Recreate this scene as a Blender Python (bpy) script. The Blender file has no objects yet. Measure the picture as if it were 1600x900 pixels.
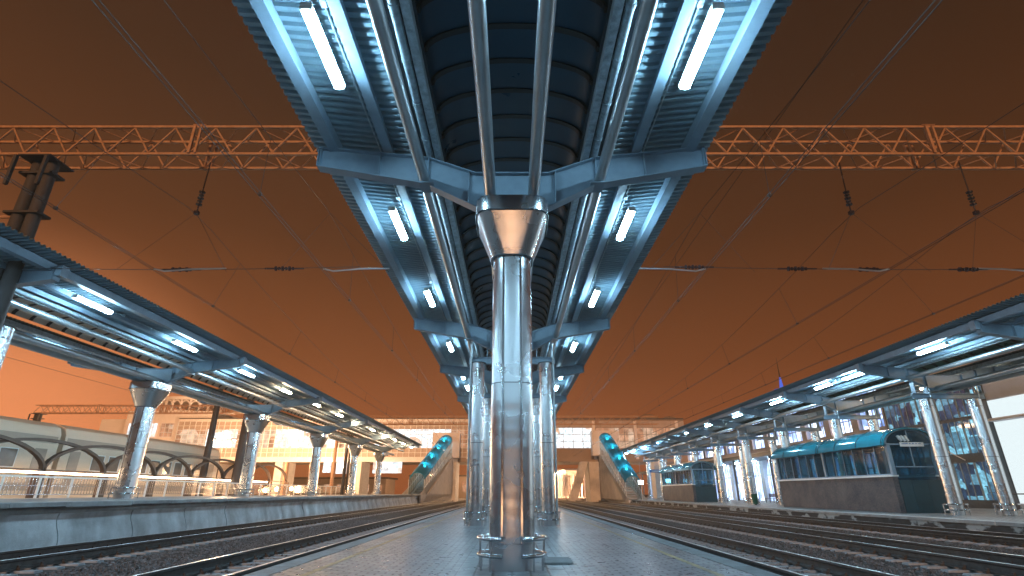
import bpy, math, random
from mathutils import Vector, Matrix
random.seed(7)
R = math.radians
S = bpy.context.scene
COL = S.collection

# ------------------------------------------------------------------ camera, sky, sun, exposure
cam = bpy.data.objects.new('camera', bpy.data.cameras.new('camera'))
COL.objects.link(cam); S.camera = cam
cam.location = (0, 0, 0)                      # eye height is z = 0, the near platform is 1.25 m lower
cam.rotation_euler = (R(90 + 21.4), 0, 0)
cam.data.sensor_width = 36; cam.data.lens = 815 / 1600 * 36
cam.data.clip_start = .05; cam.data.clip_end = 2000
W = bpy.data.worlds.new('World'); S.world = W; W.use_nodes = True
nt = W.node_tree; N = nt.nodes; L = nt.links
for n in list(N): N.remove(n)
wo = N.new('ShaderNodeOutputWorld'); bg = N.new('ShaderNodeBackground'); L.new(bg.outputs[0], wo.inputs[0])
tc = N.new('ShaderNodeTexCoord'); sx = N.new('ShaderNodeSeparateXYZ'); L.new(tc.outputs['Generated'], sx.inputs[0])
# city glow: bright near the horizon, strongest over the yard to the left
ramp = N.new('ShaderNodeValToRGB'); L.new(sx.outputs['Z'], ramp.inputs[0])
cr = ramp.color_ramp
cr.elements[0].position = 0.0; cr.elements[0].color = (.34, .085, .026, 1)
cr.elements[1].position = .85; cr.elements[1].color = (.034, .0155, .0095, 1)
for p, c in ((.08, (.35, .098, .032, 1)), (.22, (.21, .064, .021, 1)), (.42, (.102, .036, .0135, 1)), (.62, (.060, .0255, .0120, 1))):
    e = cr.elements.new(p); e.color = c
dt = N.new('ShaderNodeVectorMath'); dt.operation = 'DOT_PRODUCT'; L.new(tc.outputs['Generated'], dt.inputs[0])
dt.inputs[1].default_value = Vector((-.78, .80, .04)).normalized()
mr = N.new('ShaderNodeMapRange'); L.new(dt.outputs['Value'], mr.inputs[0])
mr.inputs[1].default_value = .935; mr.inputs[2].default_value = 1.0; mr.inputs[3].default_value = 0; mr.inputs[4].default_value = 1
pw = N.new('ShaderNodeMath'); pw.operation = 'POWER'; L.new(mr.outputs[0], pw.inputs[0]); pw.inputs[1].default_value = 1.9
gl = N.new('ShaderNodeMix'); gl.data_type = 'RGBA'; gl.blend_type = 'ADD'; L.new(pw.outputs[0], gl.inputs['Factor'])
L.new(ramp.outputs[0], gl.inputs['A']); gl.inputs['B'].default_value = (.72, .25, .10, 1)
nz = N.new('ShaderNodeTexNoise'); L.new(tc.outputs['Generated'], nz.inputs['Vector']); nz.inputs['Scale'].default_value = 1.6; nz.inputs['Detail'].default_value = 4
mrn = N.new('ShaderNodeMapRange'); L.new(nz.outputs[0], mrn.inputs[0]); mrn.inputs[3].default_value = .84; mrn.inputs[4].default_value = 1.16
# the glow fades to the right and behind the viewer, where there is no city
mx_ = N.new('ShaderNodeMapRange'); L.new(sx.outputs['X'], mx_.inputs[0]); mx_.inputs[1].default_value = -.8; mx_.inputs[2].default_value = .8; mx_.inputs[3].default_value = 1.1; mx_.inputs[4].default_value = .70
my_ = N.new('ShaderNodeMapRange'); L.new(sx.outputs['Y'], my_.inputs[0]); my_.inputs[1].default_value = -.5; my_.inputs[2].default_value = .45; my_.inputs[3].default_value = .14; my_.inputs[4].default_value = 1.0
mf_ = N.new('ShaderNodeMath'); mf_.operation = 'MULTIPLY'; L.new(mx_.outputs[0], mf_.inputs[0]); L.new(my_.outputs[0], mf_.inputs[1])
mg_ = N.new('ShaderNodeMath'); mg_.operation = 'MULTIPLY'; L.new(mf_.outputs[0], mg_.inputs[0]); L.new(mrn.outputs[0], mg_.inputs[1])
mu = N.new('ShaderNodeVectorMath'); mu.operation = 'SCALE'; L.new(gl.outputs['Result'], mu.inputs[0]); L.new(mg_.outputs[0], mu.inputs['Scale'])
L.new(mu.outputs[0], bg.inputs['Color']); bg.inputs['Strength'].default_value = 1.0
sun = bpy.data.objects.new('sodium_glow', bpy.data.lights.new('sodium_glow', 'SUN')); COL.objects.link(sun)
sun.data.energy = 2.3; sun.data.angle = R(2.5); sun.data.color = (1.0, .50, .23)
_sd = Vector((math.sin(R(-2)) * math.cos(R(14)), -math.cos(R(-2)) * math.cos(R(14)), math.sin(R(14))))   # towards the light
sun.rotation_euler = _sd.to_track_quat('Z', 'Y').to_euler()
S.view_settings.view_transform = 'Standard'; S.view_settings.look = 'None'
S.view_settings.exposure = 0.0; S.view_settings.gamma = 1
S.render.engine = 'CYCLES'
S.cycles.use_denoising = True
S.cycles.max_bounces = 6; S.cycles.diffuse_bounces = 3; S.cycles.glossy_bounces = 4; S.cycles.transmission_bounces = 4
S.cycles.sample_clamp_indirect = 6.0
S.cycles.use_light_tree = True
LAMP = 235.0      # radiance of the lamp covers

# ------------------------------------------------------------------ materials
def mat(name, col, rough=.5, metal=0., var=.18, vscale=3., bump=0., bscale=20., spec=.5, coat=0., stretch=(1, 1, 1), emit=None, es=0.):
    m = bpy.data.materials.new(name); m.use_nodes = True
    n = m.node_tree.nodes; l = m.node_tree.links; b = n['Principled BSDF']
    b.inputs['Base Color'].default_value = (*col, 1); b.inputs['Roughness'].default_value = rough; b.inputs['Metallic'].default_value = metal
    b.inputs['Specular IOR Level'].default_value = spec; b.inputs['Coat Weight'].default_value = coat
    t = n.new('ShaderNodeTexCoord'); mp = n.new('ShaderNodeMapping'); mp.inputs['Scale'].default_value = stretch
    l.new(t.outputs['Object'], mp.inputs[0])
    if var:
        z = n.new('ShaderNodeTexNoise'); z.inputs['Scale'].default_value = vscale; z.inputs['Detail'].default_value = 6; z.inputs['Roughness'].default_value = .65
        l.new(mp.outputs[0], z.inputs['Vector'])
        r = n.new('ShaderNodeMapRange'); r.inputs[1].default_value = .25; r.inputs[2].default_value = .75
        r.inputs[3].default_value = 1 - var * 1.4; r.inputs[4].default_value = 1 + var
        l.new(z.outputs[0], r.inputs[0])
        v = n.new('ShaderNodeVectorMath'); v.operation = 'SCALE'; v.inputs[0].default_value = col; l.new(r.outputs[0], v.inputs['Scale'])
        l.new(v.outputs[0], b.inputs['Base Color'])
        rr = n.new('ShaderNodeMapRange'); rr.inputs[1].default_value = .3; rr.inputs[2].default_value = .7
        rr.inputs[3].default_value = max(.03, rough * .78); rr.inputs[4].default_value = min(1, rough * 1.2)
        l.new(z.outputs[0], rr.inputs[0]); l.new(rr.outputs[0], b.inputs['Roughness'])
    if bump:
        z2 = n.new('ShaderNodeTexNoise'); z2.inputs['Scale'].default_value = bscale; z2.inputs['Detail'].default_value = 5
        l.new(mp.outputs[0], z2.inputs['Vector'])
        bp = n.new('ShaderNodeBump'); bp.inputs['Strength'].default_value = bump; bp.inputs['Distance'].default_value = .02
        l.new(z2.outputs[0], bp.inputs['Height']); l.new(bp.outputs[0], b.inputs['Normal'])
    if emit:
        b.inputs['Emission Color'].default_value = (*emit, 1); b.inputs['Emission Strength'].default_value = es
    return m
def nodes(m): return m.node_tree.nodes, m.node_tree.links, m.node_tree.nodes['Principled BSDF']

M = {}
M['steel'] = mat('painted_steel', (.20, .285, .36), .42, 0, .14, 2.2)
M['steel_dark'] = mat('dark_steel', (.05, .065, .08), .5, .3, .3, 4)
M['sheet'] = mat('profiled_sheet', (.20, .30, .36), .36, .2, .2, .7)
M['valley'] = mat('galvanised_gutter', (.36, .45, .51), .5, .2, .4, 7, .1, 30)
M['pipe'] = mat('galvanised_pipe', (.42, .47, .50), .36, .8, .12, 2)
M['vault'] = mat('smoked_polycarbonate', (.010, .055, .10), .34, 0, .1, .5)
M['rib'] = mat('vault_rib', (.012, .018, .022), .5, 0, .1)
M['concrete'] = mat('concrete', (.34, .36, .37), .85, 0, .3, 1.4, .35, 25)
M['pale_concrete'] = mat('pale_concrete', (.55, .50, .46), .8, 0, .18, .8, .2, 12)
M['sleeper'] = mat('concrete_sleeper', (.21, .225, .245), .8, 0, .3, 5, .3, 30, spec=.15)
M['iron'] = mat('dark_iron', (.06, .045, .038), .6, .5, .4, 8, .3, 40)
M['truss'] = mat('truss_sodium_tint', (.46, .25, .14), .55, 0, .25, 5)  # orange of the sodium light put into the truss colour
M['wire'] = mat('wire', (.045, .04, .038), .5, .3, 0)
M['bright_wire'] = mat('registration_tube', (.45, .46, .48), .35, .8, .1)
M['insulator'] = mat('insulator', (.03, .025, .03), .25, 0, .1)
M['pole'] = mat('spun_concrete_pole', (.055, .05, .05), .8, 0, .25, 4, .3, 20)
M['white_trim'] = mat('white_trim', (.74, .74, .73), .5, 0, .08)
M['teal'] = mat('teal_polycarbonate', (.010, .20, .27), .16, 0, .12, 1.5, .03, 6, coat=.4)
M['teal_panel'] = mat('teal_panel', (.008, .05, .07), .35, 0, .2, 1.5)
M['rubber'] = mat('dark_gap', (.015, .015, .017), .8, 0, .1)
M['green'] = mat('green_bin_paint', (.01, .10, .06), .4, 0, .2)
M['blue'] = mat('blue_sign', (.02, .12, .36), .4, 0, .1)
M['bench'] = mat('dark_bench', (.025, .025, .035), .5, 0, .2)
M['far_wall'] = mat('far_wall', (.30, .22, .17), .85, 0, .2, .15)
M['pink_wall'] = mat('pale_cladding', (.74, .66, .62), .7, 0, .12, .3)
M['train_glass'] = mat('train_glass', (.20, .16, .13), .12, 0, .3, .5)
M['tan_wall'] = mat('tan_cladding', (.42, .33, .28), .6, 0, .15, .4)
M['train'] = mat('train_paint', (.66, .50, .36), .4, 0, .15, .5, stretch=(1, .08, 1))
M['train_band'] = mat('train_band', (.36, .28, .22), .35, 0, .2, .6, stretch=(1, .08, 1))
M['arch'] = mat('brown_arch', (.10, .065, .05), .6, 0, .2)
M['station_wall'] = mat('station_wall', (.50, .52, .58), .8, 0, .1, .6)
M['leaf'] = mat('far_foliage', (.045, .05, .03), .8, 0, .4, 1)

# brushed stainless cladding: gentle waves across each panel, fine vertical brushing
def stainless(name):
    m = mat(name, (.64, .67, .70), .24, 1, 0)
    n, l, b = nodes(m)
    t = n.new('ShaderNodeTexCoord'); mp = n.new('ShaderNodeMapping'); mp.inputs['Scale'].default_value = (.55, .55, 4.2); l.new(t.outputs['Object'], mp.inputs[0])
    z = n.new('ShaderNodeTexNoise'); z.inputs['Scale'].default_value = 1.0; z.inputs['Detail'].default_value = 0; l.new(mp.outputs[0], z.inputs['Vector'])
    bp = n.new('ShaderNodeBump'); bp.inputs['Strength'].default_value = .10; bp.inputs['Distance'].default_value = .08; l.new(z.outputs[0], bp.inputs['Height'])
    l.new(bp.outputs[0], b.inputs['Normal']); b.inputs['Anisotropic'].default_value = .3
    z2 = n.new('ShaderNodeTexNoise'); z2.inputs['Scale'].default_value = 1.2; z2.inputs['Detail'].default_value = 3; l.new(t.outputs['Object'], z2.inputs['Vector'])
    k = n.new('ShaderNodeMapRange'); k.inputs[1].default_value = .3; k.inputs[2].default_value = .7; k.inputs[3].default_value = .23; k.inputs[4].default_value = .33; l.new(z2.outputs[0], k.inputs[0]); l.new(k.outputs[0], b.inputs['Roughness'])
    return m
M['stainless'] = stainless('stainless_cladding')
M['chrome'] = mat('stainless_tube', (.66, .68, .70), .16, 1, .08, 6)

# rail: rusty web, polished running surface
m = mat('rail_steel', (.045, .042, .042), .6, .2, .35, 6, spec=.2); M['rail'] = m
n, l, b = nodes(m)
g = n.new('ShaderNodeNewGeometry'); s_ = n.new('ShaderNodeSeparateXYZ'); l.new(g.outputs['True Normal'], s_.inputs[0])
t = n.new('ShaderNodeTexCoord'); s2 = n.new('ShaderNodeSeparateXYZ'); l.new(t.outputs['Object'], s2.inputs[0])
a1 = n.new('ShaderNodeMath'); a1.operation = 'GREATER_THAN'; l.new(s_.outputs['Z'], a1.inputs[0]); a1.inputs[1].default_value = .5
a2 = n.new('ShaderNodeMath'); a2.operation = 'GREATER_THAN'; l.new(s2.outputs['Z'], a2.inputs[0]); a2.inputs[1].default_value = -.03
a3 = n.new('ShaderNodeMath'); a3.operation = 'MULTIPLY'; l.new(a1.outputs[0], a3.inputs[0]); l.new(a2.outputs[0], a3.inputs[1])
mx = n.new('ShaderNodeMix'); mx.data_type = 'RGBA'; l.new(a3.outputs[0], mx.inputs['Factor'])
l.new(b.inputs['Base Color'].links[0].from_socket, mx.inputs['A']); mx.inputs['B'].default_value = (.72, .72, .74, 1); l.new(mx.outputs['Result'], b.inputs['Base Color'])
l.new(a3.outputs[0], b.inputs['Metallic'])
rm = n.new('ShaderNodeMapRange'); l.new(a3.outputs[0], rm.inputs[0]); rm.inputs[3].default_value = .6; rm.inputs[4].default_value = .36; l.new(rm.outputs[0], b.inputs['Roughness'])

# ballast
m = mat('ballast', (.10, .095, .09), .9, 0, 0, spec=.08); M['ballast'] = m
n, l, b = nodes(m)
t = n.new('ShaderNodeTexCoord'); v = n.new('ShaderNodeTexVoronoi'); v.inputs['Scale'].default_value = 14; l.new(t.outputs['Object'], v.inputs['Vector'])
h = n.new('ShaderNodeSeparateColor'); l.new(v.outputs['Color'], h.inputs[0])
r = n.new('ShaderNodeValToRGB'); l.new(h.outputs[0], r.inputs[0])
r.color_ramp.elements[0].color = (.018, .018, .020, 1); r.color_ramp.elements[1].color = (.10, .095, .095, 1)
l.new(r.outputs[0], b.inputs['Base Color'])
bp = n.new('ShaderNodeBump'); bp.invert = True; bp.inputs['Strength'].default_value = 1; bp.inputs['Distance'].default_value = .05; l.new(v.outputs['Distance'], bp.inputs['Height']); l.new(bp.outputs[0], b.inputs['Normal'])
M['stone'] = mat('ballast_stone', (.095, .10, .11), .75, 0, .85, 9, spec=.15)

# pavers: rows of small bricks laid across, worn and slightly wet
def pavers(name, sc, rot, bw, bh, c1, c2, mort, rough):
    m = mat(name, c1, rough, 0, 0)
    n, l, b = nodes(m)
    t = n.new('ShaderNodeTexCoord'); mp = n.new('ShaderNodeMapping'); mp.inputs['Rotation'].default_value = (0, 0, rot); l.new(t.outputs['Object'], mp.inputs[0])
    br = n.new('ShaderNodeTexBrick'); br.inputs['Scale'].default_value = sc; br.inputs['Brick Width'].default_value = bw; br.inputs['Row Height'].default_value = bh
    br.inputs['Mortar Size'].default_value = .022; br.inputs['Mortar Smooth'].default_value = .3; br.inputs['Bias'].default_value = 0
    br.inputs['Color1'].default_value = (*c1, 1); br.inputs['Color2'].default_value = (*c2, 1); br.inputs['Mortar'].default_value = (*mort, 1)
    l.new(mp.outputs[0], br.inputs['Vector'])
    z = n.new('ShaderNodeTexNoise'); z.inputs['Scale'].default_value = .55; z.inputs['Detail'].default_value = 7; l.new(t.outputs['Object'], z.inputs['Vector'])
    k = n.new('ShaderNodeMapRange'); k.inputs[1].default_value = .3; k.inputs[2].default_value = .7; k.inputs[3].default_value = .55; k.inputs[4].default_value = 1.3; l.new(z.outputs[0], k.inputs[0])
    sc_ = n.new('ShaderNodeVectorMath'); sc_.operation = 'SCALE'; l.new(br.outputs['Color'], sc_.inputs[0]); l.new(k.outputs[0], sc_.inputs['Scale']); l.new(sc_.outputs[0], b.inputs['Base Color'])
    z3 = n.new('ShaderNodeTexNoise'); z3.inputs['Scale'].default_value = 5; z3.inputs['Detail'].default_value = 6; l.new(t.outputs['Object'], z3.inputs['Vector'])
    k2 = n.new('ShaderNodeMapRange'); k2.inputs[1].default_value = .3; k2.inputs[2].default_value = .7; k2.inputs[3].default_value = rough * .85; k2.inputs[4].default_value = rough * 1.3; l.new(z3.outputs[0], k2.inputs[0]); l.new(k2.outputs[0], b.inputs['Roughness'])
    ad = n.new('ShaderNodeMath'); ad.operation = 'MULTIPLY_ADD'; l.new(br.outputs['Fac'], ad.inputs[0]); ad.inputs[1].default_value = -2.2; l.new(z3.outputs[0], ad.inputs[2])
    sm = n.new('ShaderNodeMath'); sm.operation = 'MULTIPLY'; sm.inputs[1].default_value = .06; l.new(z3.outputs[0], sm.inputs[0]); l.new(sm.outputs[0], ad.inputs[2])
    bp = n.new('ShaderNodeBump'); bp.inputs['Strength'].default_value = .9; bp.inputs['Distance'].default_value = .010; l.new(ad.outputs[0], bp.inputs['Height']); l.new(bp.outputs[0], b.inputs['Normal'])
    return m
M['pavers'] = pavers('platform_pavers', 1, 0, .30, .15, (.17, .20, .235), (.25, .28, .31), (.02, .021, .025), .30)
M['slabs'] = pavers('platform_slabs', 1, R(90), .62, .31, (.18, .21, .24), (.22, .245, .27), (.016, .016, .02), .30)
M['side_pavers'] = pavers('side_platform_pavers', 1, 0, .3, .15, (.20, .205, .21), (.25, .25, .255), (.07, .07, .07), .4)
M['yellow'] = mat('worn_yellow_line', (.34, .27, .15), .5, 0, .6, 3, .1, 30)
M['granite'] = mat('granite_cladding', (.10, .098, .105), .5, 0, .6, 6, .1, 40, spec=.08)
n, l, b = nodes(M['granite'])
t = n.new('ShaderNodeTexCoord'); v = n.new('ShaderNodeTexNoise'); v.inputs['Scale'].default_value = 26; v.inputs['Detail'].default_value = 4; l.new(t.outputs['Object'], v.inputs['Vector'])
z0 = n.new('ShaderNodeTexNoise'); z0.inputs['Scale'].default_value = 1.1; l.new(t.outputs['Object'], z0.inputs['Vector'])
mm = n.new('ShaderNodeMath'); mm.operation = 'MULTIPLY_ADD'; l.new(z0.outputs[0], mm.inputs[0]); mm.inputs[1].default_value = .5; l.new(v.outputs[0], mm.inputs[2])
rr = n.new('ShaderNodeValToRGB'); l.new(mm.outputs[0], rr.inputs[0]); rr.color_ramp.elements[0].position = .58; rr.color_ramp.elements[0].color = (.040, .050, .066, 1)
rr.color_ramp.elements[1].position = .95; rr.color_ramp.elements[1].color = (.17, .14, .135, 1); l.new(rr.outputs[0], b.inputs['Base Color'])
# stained retaining wall: streaks that run down the face
m = mat('stained_wall', (.62, .67, .71), .8, 0, .25, 1.1, .3, 18); M['stained'] = m
n, l, b = nodes(m)
t = n.new('ShaderNodeTexCoord'); mp = n.new('ShaderNodeMapping'); mp.inputs['Scale'].default_value = (.3, .55, .18); l.new(t.outputs['Object'], mp.inputs[0])
z = n.new('ShaderNodeTexNoise'); z.inputs['Scale'].default_value = 1.6; z.inputs['Detail'].default_value = 6; l.new(mp.outputs[0], z.inputs['Vector'])
k = n.new('ShaderNodeMapRange'); k.inputs[1].default_value = .38; k.inputs[2].default_value = .6; k.inputs[3].default_value = .62; k.inputs[4].default_value = 1.0; l.new(z.outputs[0], k.inputs[0])
sv = n.new('ShaderNodeVectorMath'); sv.operation = 'SCALE'; l.new(b.inputs['Base Color'].links[0].from_socket, sv.inputs[0]); l.new(k.outputs[0], sv.inputs['Scale']); l.new(sv.outputs[0], b.inputs['Base Color'])

m = mat('dark_stained', (.07, .07, .072), .8, 0, .3, 2, .3, 20, spec=.15); M['dark_stained'] = m
n, l, b = nodes(m)
t = n.new('ShaderNodeTexCoord'); mp = n.new('ShaderNodeMapping'); mp.inputs['Scale'].default_value = (.5, .5, .9); l.new(t.outputs['Object'], mp.inputs[0])
z = n.new('ShaderNodeTexNoise'); z.inputs['Scale'].default_value = 1.4; z.inputs['Detail'].default_value = 8; l.new(mp.outputs[0], z.inputs['Vector'])
k = n.new('ShaderNodeMapRange'); k.inputs[1].default_value = .54; k.inputs[2].default_value = .58; l.new(z.outputs[0], k.inputs[0])
mx = n.new('ShaderNodeMix'); mx.data_type = 'RGBA'; l.new(k.outputs[0], mx.inputs['Factor']); l.new(b.inputs['Base Color'].links[0].from_socket, mx.inputs['A']); mx.inputs['B'].default_value = (.38, .40, .41, 1); l.new(mx.outputs['Result'], b.inputs['Base Color'])
M['edge'] = mat('worn_edge_stone', (.17, .18, .19), .7, 0, .4, 3, .3, 25, spec=.25)
def emis(name, col, st):
    m = bpy.data.materials.new(name); m.use_nodes = True; n = m.node_tree.nodes; l = m.node_tree.links
    n.remove(n['Principled BSDF']); e = n.new('ShaderNodeEmission'); e.inputs[0].default_value = (*col, 1); e.inputs[1].default_value = st
    l.new(e.outputs[0], n['Material Output'].inputs[0]); return m
M['lamp_cool'] = emis('lamp_cover_cool', (.47, .79, 1.0), LAMP * .62)
M['lamp_cool_side'] = emis('lamp_side_cool', (.47, .79, 1.0), LAMP * .95)
M['lamp_warm'] = emis('lamp_cover_warm', (1.0, .66, .38), LAMP * .62)
M['lamp_warm_side'] = emis('lamp_side_warm', (1.0, .66, .38), LAMP * .9)
M['sodium'] = emis('sodium_lamp', (1.0, .62, .30), 60)
M['white_line'] = emis('white_line_light', (1.0, .68, .42), 26)
M['flood'] = emis('white_flood_lamp', (.85, .97, 1.0), 50)
M['blue_light'] = emis('blue_light', (.10, .20, 1.0), .8)
M['cyan_lamp'] = emis('bulkhead_lamp', (.70, .95, 1.0), 90)

def lit_windows(name, ca, cb, cc, st, sx_, sz_):
    """rooms seen through glass: a block pattern of lit and dim rooms, lamps on"""
    m = bpy.data.materials.new(name); m.use_nodes = True; n = m.node_tree.nodes; l = m.node_tree.links
    b = n['Principled BSDF']; b.inputs['Base Color'].default_value = (.02, .025, .03, 1); b.inputs['Roughness'].default_value = .08
    t = n.new('ShaderNodeTexCoord'); mp = n.new('ShaderNodeMapping'); mp.inputs['Scale'].default_value = (sx_, sx_, sz_); l.new(t.outputs['Object'], mp.inputs[0])
    v = n.new('ShaderNodeTexVoronoi'); v.distance = 'CHEBYCHEV'; v.inputs['Scale'].default_value = 1; l.new(mp.outputs[0], v.inputs['Vector'])
    s = n.new('ShaderNodeSeparateColor'); l.new(v.outputs['Color'], s.inputs[0])
    r = n.new('ShaderNodeValToRGB'); l.new(s.outputs[0], r.inputs[0]); r.color_ramp.elements[0].color = (*ca, 1); r.color_ramp.elements[1].color = (*cc, 1)
    e = r.color_ramp.elements.new(.45); e.color = (*cb, 1)
    z = n.new('ShaderNodeTexNoise'); z.inputs['Scale'].default_value = 3; z.inputs['Detail'].default_value = 4; l.new(mp.outputs[0], z.inputs['Vector'])
    k = n.new('ShaderNodeMapRange'); k.inputs[1].default_value = .3; k.inputs[2].default_value = .7; k.inputs[3].default_value = .5 * st; k.inputs[4].default_value = 1.3 * st; l.new(z.outputs[0], k.inputs[0])
    l.new(r.outputs[0], b.inputs['Emission Color']); l.new(k.outputs[0], b.inputs['Emission Strength'])
    return m
M['win_white'] = lit_windows('lit_rooms_white', (.60, .36, .22), (.84, .90, .94), (.80, .95, 1.0), 1.7, .55, .5)
M['win_pink'] = lit_windows('lit_rooms_warm', (.42, .17, .08), (.62, .30, .17), (.85, .62, .45), 1.0, .35, .3)
M['win_blue'] = lit_windows('lit_rooms_blue', (.10, .17, .36), (.40, .55, .90), (.85, .95, 1.0), 3.0, .9, .45)
M['win_dark'] = lit_windows('dim_rooms_blue', (.004, .012, .03), (.010, .04, .09), (.16, .42, .55), 1.7, 1.0, 1.4)
M['floodlit'] = emis('floodlit_wall_glow', (.80, .92, .95), 1.05)  # floodlight falling on the white facade, put in as emission
def glass(name, col, alpha):
    m = bpy.data.materials.new(name); m.use_nodes = True; n = m.node_tree.nodes; l = m.node_tree.links
    b = n['Principled BSDF']; b.inputs['Base Color'].default_value = (*col, 1); b.inputs['Roughness'].default_value = .05
    tr = n.new('ShaderNodeBsdfTransparent'); tr.inputs[0].default_value = (.60, .82, .90, 1); mx = n.new('ShaderNodeMixShader'); mx.inputs[0].default_value = alpha
    l.new(tr.outputs[0], mx.inputs[1]); l.new(b.outputs[0], mx.inputs[2]); l.new(mx.outputs[0], n['Material Output'].inputs[0]); return m
M['glass'] = glass('tinted_glass', (.02, .08, .13), .38)
M['stair_glass'] = glass('stair_side_glass', (.30, .26, .23), .55)
m = bpy.data.materials.new('lit_teal_polycarbonate'); m.use_nodes = True; n = m.node_tree.nodes; l = m.node_tree.links; b = n['Principled BSDF']
b.inputs['Base Color'].default_value = (.02, .20, .27, 1); b.inputs['Roughness'].default_value = .15
tr = n.new('ShaderNodeBsdfTranslucent'); tr.inputs[0].default_value = (.05, .46, .60, 1); ts = n.new('ShaderNodeBsdfTransparent'); ts.inputs[0].default_value = (.15, .75, .85, 1)
m1 = n.new('ShaderNodeMixShader'); m1.inputs[0].default_value = .55; m2 = n.new('ShaderNodeMixShader'); m2.inputs[0].default_value = .22
l.new(b.outputs[0], m1.inputs[1]); l.new(tr.outputs[0], m1.inputs[2]); l.new(m1.outputs[0], m2.inputs[1]); l.new(ts.outputs[0], m2.inputs[2]); l.new(m2.outputs[0], n['Material Output'].inputs[0]); M['teal_lit'] = m
# pale translucent roof panel
m = bpy.data.materials.new('pale_polycarbonate'); m.use_nodes = True; n = m.node_tree.nodes; l = m.node_tree.links; b = n['Principled BSDF']
b.inputs['Base Color'].default_value = (.62, .62, .55, 1); b.inputs['Roughness'].default_value = .35
tr = n.new('ShaderNodeBsdfTranslucent'); tr.inputs[0].default_value = (.5, .48, .42, 1); mx = n.new('ShaderNodeMixShader'); mx.inputs[0].default_value = .18
l.new(b.outputs[0], mx.inputs[1]); l.new(tr.outputs[0], mx.inputs[2]); l.new(mx.outputs[0], n['Material Output'].inputs[0]); M['pale_vault'] = m
M['teal_vault'] = mat('green_polycarbonate', (.015, .10, .09), .3, 0, .2, 1.2)

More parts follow.
